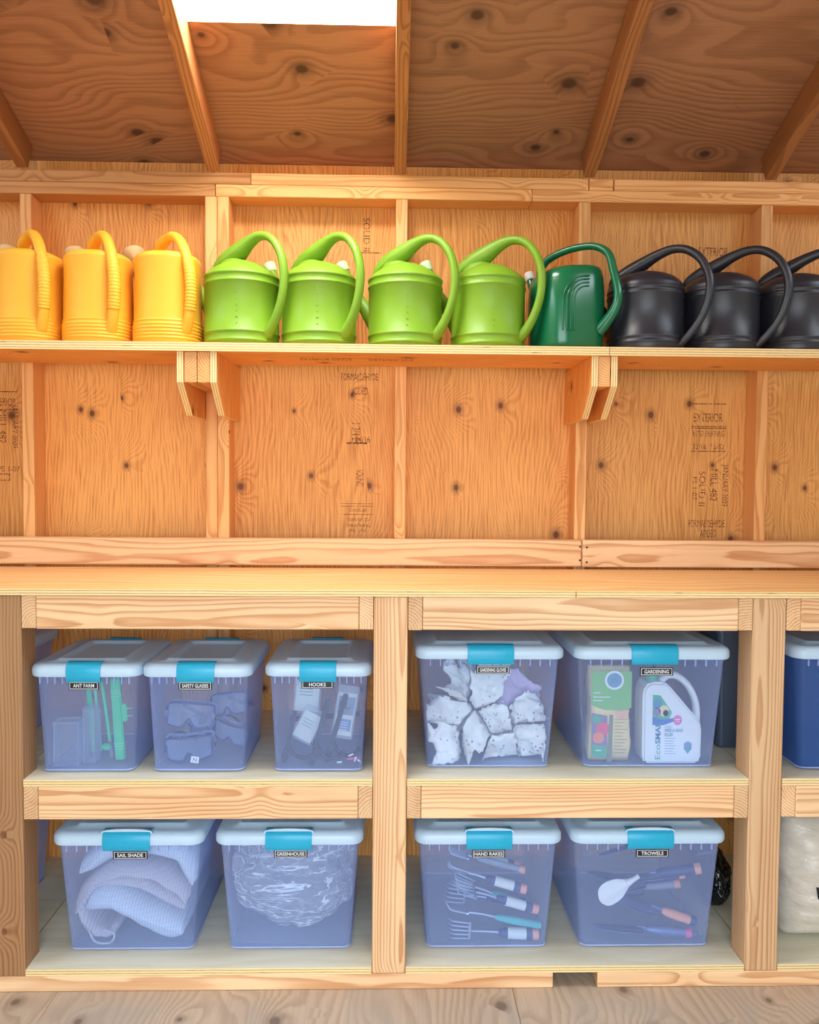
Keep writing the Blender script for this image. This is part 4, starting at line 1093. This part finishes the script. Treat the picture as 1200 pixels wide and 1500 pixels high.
for o in sail.children:
    o.location = (0, 0, 0); m = Vector(sail.location)
    for v in o.data.vertices:
        p = v.co+m; f = min(max((p.z-Z0-.008)/.298, 0), 1); ins = .036+(.013-.036)*f+.008
        hx, hy = .206-ins, .245-ins; cx, cy = -.711, .295
        p.x = cx+max(-hx, min(hx, p.x-cx)); p.y = cy+max(-hy, min(hy, p.y-cy)); p.z = max(Z0+.006, min(Z0+.30, p.z))
        kx, ky = abs(p.x-cx)-(hx-.02), abs(p.y-cy)-(hy-.02)
        if kx > 0 and ky > 0 and math.hypot(kx, ky) > .02:
            L_ = math.hypot(kx, ky); p.x = cx+math.copysign(hx-.02+kx*.02/L_, p.x-cx); p.y = cy+math.copysign(hy-.02+ky*.02/L_, p.y-cy)
        v.co = p-m
tube('hem_cord', [Vector((-.12, -.196, .05)), Vector((-.10, -.199, .018)), Vector((-.06, -.199, .016)), Vector((-.05, -.197, .04)), Vector((-.085, -.196, .052))], .003, M['sail2'], sail, 6, 8)

# --- crumpled greenhouse film
def film():
    t = NT('greenhouse_film'); tr = t.n('BsdfTransparent'); tr.inputs[0].default_value = (.97, .98, 1, 1)
    tc = t.n('TexCoord'); mp = t.n('Mapping'); t.put(mp.inputs[0], tc.outputs['Object']); mp.inputs['Rotation'].default_value = (0, R(38), 0); mp.inputs['Scale'].default_value = (3, 9, 16)
    nz = t.noise(mp.outputs[0], 1.6, 3, .5, 1.5)
    ridge = t.m('SUBTRACT', 1, t.sm(t.m('ABSOLUTE', t.m('SUBTRACT', nz, .5)), .004, .035))  # streak highlights of the creases, painted in as whiter, more opaque bands
    b = t.bsdf(lin('eef3ff'), .12, nz, 1.0, .02); m = t.n('MixShader'); lw = t.n('LayerWeight'); lw.inputs[0].default_value = .4
    t.put(m.inputs[0], t.m('ADD', t.m('MULTIPLY', ridge, .6), t.m('MULTIPLY_ADD', lw.outputs['Facing'], .3, .2), clamp=True))
    t.t.links.new(tr.outputs[0], m.inputs[1]); t.t.links.new(b.outputs[0], m.inputs[2]); return t.fin(m)
M['film'] = film()
V, Fc = ico(5); vs = []
for v in V:
    r = 1+.16*mn.noise(v*1.7)+.10*abs(mn.noise(v*3.6+Vector((5, 1, 2))))-.10*abs(mn.noise(Vector((v.x*2+v.z*6, v.y*5, v.z*2-v.x*6))))
    vs.append(Vector((v.x*.205*r, v.y*.22*r, v.z*.150*r)))
o = mesh_obj('greenhouse_film', vs, Fc, M['film'], None, smooth=True)
tag(o, 'crumpled clear plastic film filling the GREENHOUSE box', 'plastic film'); o.location = (-.271, .285, Z0+.165)
confine(o, -.271, .050, .408, .49, Z0)

# --- hand rakes and trowels
M['navy'] = plain('navy_grip', '2c3f7a', .5); M['tealgrip'] = plain('teal_grip', '49b9bd', .5); M['steel'] = plain('tool_steel', 'aab8d8', .35, .55); M['salmon'] = plain('salmon_band', 'f0a48c', .5); M['grey'] = plain('grey_grip', '8f9ab0', .5); M['hotpink'] = plain('pink_tape', 'f06aa0', .5); M['bsteel'] = plain('dark_tool_steel', '6f83b8', .4, .3)
M['sleeve'] = plain('paper_sleeve', 'dfe6ea', .6)
def tool_frame(name, p0, p1, label, cat, group):
    """empty at the butt end of the handle, local z along the tool towards the head"""
    p0, p1 = Vector(p0), Vector(p1); t = tag(empty(name, p0), label, cat, group)
    t.rotation_mode = 'QUATERNION'; t.rotation_quaternion = (p1-p0).to_track_quat('Z', 'Y'); return t, (p1-p0).length
def grip(t, L_, r, mat, band=None, sleeve=None, ridges=0):
    pr = [(r*.3, 0), (r*.85, .002), (r, .010), (r*.92, L_*.3), (r*1.02, L_*.55), (r*.88, L_*.85), (r*.7, L_-.004), (r*.45, L_)]
    vs, fs = lathe(pr, 16); h = auto_smooth(mesh_obj('handle', vs, fs, mat, t), 50)
    if band:
        vs, fs = lathe([(r*1.0, .001), (r*1.06, .004), (r*1.06, .017), (r*1.0, .019)], 16); mesh_obj('end_band', vs, fs, band, t, smooth=True)
    if sleeve:
        vs, fs = lathe([(r*1.1, L_*.32), (r*1.1, L_*.78)], 16, cap0=False, cap1=False); sl_ = mesh_obj('paper_sleeve', vs, fs, M['sleeve'], t, smooth=True)
    for k in range(ridges):
        z = L_*(.35+.05*k); vs, fs = lathe([(r*.9, z-.002), (r*1.08, z), (r*.9, z+.002)], 14); mesh_obj('grip_ridge', vs, fs, mat, h, smooth=True)
    return h
def hand_rake(p0, p1, label, gmat, band=None, sleeve=None, ridges=0, hl=.10, r=.0115, tines=5, roll=0.0, spread=.034):
    t, L_ = tool_frame('hand_rake', p0, p1, label, 'hand rake', 'hand rakes in the box')
    t.rotation_quaternion = t.rotation_quaternion @ Matrix.Rotation(roll, 3, 'Z').to_quaternion()
    grip(t, hl, r, gmat, band, sleeve, ridges)
    tube('neck', [Vector((0, 0, hl-.004)), Vector((0, .002, hl+.03)), Vector((0, 0, L_-.062))], .0036, M['steel'], t, 4, 8)
    bevel_box('crossbar', (spread*2+.006, .004, .007), M['steel'], t, (0, 0, L_-.06), .001)
    for k in range(tines):
        x = (-1+2*k/(tines-1))*spread
        tube('tine', [Vector((x, 0, L_-.06)), Vector((x*1.08, .001, L_-.03)), Vector((x*1.12, .004, L_-.008)), Vector((x*1.12, .016, L_))], [.0024, .0024, .002, .001], M['steel'], t, 4, 6)
    return t
def trowel(p0, p1, label, gmat, band=None, sleeve=None, hl=.10, r=.012, bw=.036, bl=.105, bmat=None, roll=0.0, kind='hand trowel'):
    t, L_ = tool_frame('hand_trowel', p0, p1, label, 'trowel', 'trowels in the box')
    t.rotation_quaternion = t.rotation_quaternion @ Matrix.Rotation(roll, 3, 'Z').to_quaternion()
    grip(t, hl, r, gmat, band, sleeve)
    tube('neck', [Vector((0, 0, hl-.004)), Vector((0, .004, hl+.02)), Vector((0, .002, L_-bl+.012))], .0042, bmat or M['bsteel'], t, 4, 8)
    n, m_ = 12, 8; vs = []; fs = []
    for lay in (0, 1):
        for i in range(n+1):
            f = i/n; w = bw*(.75+.6*math.sin(math.pi*min(f*.9+.12, 1))*.45)*(1-max(0, f-.55)**2*4.6) if f < .999 else .002
            w = max(w, .002)
            for k in range(m_+1):
                u = -1+2*k/m_; vs.append((u*w, .010*(1-u*u)*(1-.5*f)-.008+(.0016 if lay else 0), L_-bl+bl*f))
    q = (n+1)*(m_+1)
    for i in range(n):
        for k in range(m_):
            a_ = [i*(m_+1)+k, i*(m_+1)+k+1, (i+1)*(m_+1)+k+1, (i+1)*(m_+1)+k]; fs.append(a_); fs.append([x+q for x in a_[::-1]])
    for i in range(n):
        for k in (0, m_): a_ = [i*(m_+1)+k, (i+1)*(m_+1)+k]; fs.append([a_[0], a_[1], a_[1]+q, a_[0]+q])
    for k in range(m_): fs.append([k, k+q, k+1+q, k+1]); fs.append([n*(m_+1)+k, n*(m_+1)+k+1, n*(m_+1)+k+1+q, n*(m_+1)+k+q])
    mesh_obj('blade', vs, fs, bmat or M['bsteel'], t, smooth=True)
    return t
zr_ = Z0
hand_rake((.432, .118, zr_+.020), (.175, .122, zr_+.032), 'hand rake with dark grip and paper sleeve lying lowest at the box front', M['navy'], M['salmon'], True, hl=.115, r=.0145, roll=R(90), spread=.022)
hand_rake((.438, .112, zr_+.049), (.165, .118, zr_+.098), 'hand rake with slim teal ridged grip just above the lowest one', M['tealgrip'], None, None, 6, .135, .0105, roll=R(20), spread=.030)
hand_rake((.436, .178, zr_+.060), (.190, .200, zr_+.140), 'hand rake with fat teal grip and salmon collar', M['tealgrip'], M['salmon'], None, 5, .135, .0135, roll=R(60), spread=.028)
hand_rake((.430, .118, zr_+.092), (.190, .120, zr_+.160), 'hand rake with dark grip, white sleeve and salmon tip in the middle of heap', M['navy'], M['salmon'], True, hl=.125, r=.0125, roll=R(0), spread=.036)
hand_rake((.396, .118, zr_+.150), (.170, .140, zr_+.205), 'hand rake with dark grip and cream sleeve in the upper part of heap', M['navy'], M['salmon'], True, hl=.12, r=.0125, roll=R(30), spread=.032)
hand_rake((.400, .170, zr_+.180), (.175, .190, zr_+.230), 'hand rake with dark slim grip lying on top of the heap', M['grey'], M['salmon'], None, 4, .14, .010, roll=R(10), spread=.03)
hand_rake((.420, .265, zr_+.034), (.175, .275, zr_+.060), 'hand rake lying flat behind the front ones', M['navy'], None, None, 3, .12, .012, roll=R(90), spread=.025)
trowel((.895, .118, zr_+.210), (.690, .150, zr_+.170), 'hand trowel with dark grip and salmon end lying highest in the TROWELS box', M['navy'], M['salmon'], False, .125, .0145, .034, .10, roll=R(10))
trowel((.870, .178, zr_+.165), (.640, .192, zr_+.118), 'hand trowel with dark grip in the middle of the heap', M['navy'], M['salmon'], False, .11, .013, .040, .115, roll=R(5))
trowel((.880, .110, zr_+.058), (.650, .128, zr_+.130), 'hand trowel with salmon printed grip sloping down to the box corner', M['salmon'], M['navy'], False, .10, .0135, .042, .12, roll=R(0))
trowel((.872, .118, zr_+.020), (.590, .135, zr_+.042), 'hand trowel with pink tape on its grip lying on the box bottom', M['bsteel'], M['hotpink'], False, .13, .0125, .036, .14, roll=R(15))
trowel((.880, .235, zr_+.105), (.660, .250, zr_+.075), 'hand trowel with grey grip half hidden behind the others', M['grey'], M['salmon'], False, .11, .012, .034, .11, roll=R(0))
trowel((.860, .265, zr_+.245), (.640, .275, zr_+.180), 'hand trowel with slim dark grip at the back of the heap', M['bsteel'], None, False, .12, .011, .030, .10, roll=R(20))
trowel((.885, .320, zr_+.060), (.620, .330, zr_+.100), 'hand trowel lying low at the back of the TROWELS box', M['navy'], M['hotpink'], False, .12, .013, .036, .13, roll=R(8))
trowel((.870, .335, zr_+.170), (.610, .345, zr_+.225), 'hand trowel pointing upwards at the back of the TROWELS box', M['navy'], M['salmon'], False, .12, .013, .034, .12, roll=R(4))
hand_rake((.405, .300, zr_+.130), (.180, .310, zr_+.175), 'hand rake with navy grip high at the back of its box', M['navy'], M['salmon'], True, hl=.12, r=.0125, roll=R(15), spread=.034)
t = tag(empty('white_scoop', (.640, .105, zr_+.150)), 'white plastic scoop lying tilted in the TROWELS box', 'scoop'); t.rotation_euler = (R(78), R(-28), R(8))
V, Fc = ico(4); vs = []
for v in V:
    p = Vector((v.x*.046*(1 if v.x < 0 else 1.15), v.y*.030*(1-.25*v.x), v.z*.014)); 
    p.z -= .012*(1-(p.x/.05)**2) if v.z > .1 else 0; p += mn.noise_vector(p*60)*.0015; vs.append(p)
mesh_obj('bowl', vs, Fc, M['white'], t, smooth=True); tube('handle', [Vector((.045, 0, 0)), Vector((.066, 0, .004)), Vector((.085, 0, .002))], [.012, .007, .007], M['white'], t, 5, 10)

# --- sand bag and black bundle beside the posts
def sandbag_mat():
    t = NT('sand_bag_plastic'); tc = t.n('TexCoord'); nz = t.noise(t.v('MULTIPLY', tc.outputs['Object'], (1, 1, 2.2)), 22, 4, .6, 1.0)
    c = t.mix(nz, lin('d9d3c6'), lin('b9b0a0')); return t.fin(t.bsdf(c, .32, nz, .35, .012))
M['sand'] = sandbag_mat()
t = tag(empty('sand_bag', (1.345, .165, Z0+.001)), 'full beige plastic sand bag standing on the bottom shelf by the photo edge', 'sack')
rg = []
for k in range(41):
    f = k/40; z = f*.372; e = (1-abs(2*f-1)**3.2)**.6 if 0 < k < 40 else .12
    e = max(e, .14); ring = []
    for i, (a, b_) in enumerate(rrect(.44*(.86+.14*e), .21*e, .095*e, 10)):
        p = Vector((a, b_, z)); n_ = mn.noise(Vector((a*9+z*14, b_*9, z*26-a*10)))*.010+mn.noise(Vector((a*30+z*40, b_*20, z*60-a*30)))*.003
        d_ = Vector((a*.3, b_, 0)).normalized(); q = p+d_*n_*e; ring.append((q.x, q.y, max(q.z, 0)))
    rg.append(ring)
vs, fs = loft(rg, True, True); body = mesh_obj('sack_body', vs, fs, M['sand'], t, smooth=True)
tr_ = BVHTree.FromPolygons([Vector(v) for v in vs], fs)
def print_on(s, w, h, x, z, rot, mat):
    Vt, Ft = text_geo(s, .02); out = []
    c, sn = math.cos(rot), math.sin(rot)
    for a, b_ in Vt:
        u, v = a*w, b_*h; u, v = u*c-v*sn+x, u*sn+v*c+z
        hit = tr_.ray_cast(Vector((u, -1, v)), Vector((0, 1, 0))); yy = hit[0].y-.0012 if hit[0] else -.1; out.append((u, yy, v))
    mesh_obj('lettering', out, Ft, mat, t)
print_on('W', .060, .056, -.118, .150, R(-6), M['black'])
M['glossblack'] = plain('glossy_black_film', '0b0f14', .12)
V, Fc = ico(5); vs = []
for v in V:
    r = 1+.22*mn.noise(v*1.8+Vector((3, 0, 0)))-.16*abs(mn.noise(Vector((v.x*5+v.z*2, v.y*4, v.z*5)))); vs.append(Vector((v.x*.060*r, v.y*.10*r, max(v.z*.085*r, -.073))))
o = tag(mesh_obj('plastic_bundle', vs, Fc, M['glossblack'], None, smooth=True), 'glossy black plastic bundle beside the TROWELS box, behind the knotty post', 'bundle')
o.location = (1.02, .36, Z0+.074)
tube('tie_string', [Vector((-.05, -.02, .07)), Vector((-.02, -.035, .082)), Vector((.012, -.03, .088))], .002, M['sleeve'], o, 5, 6)
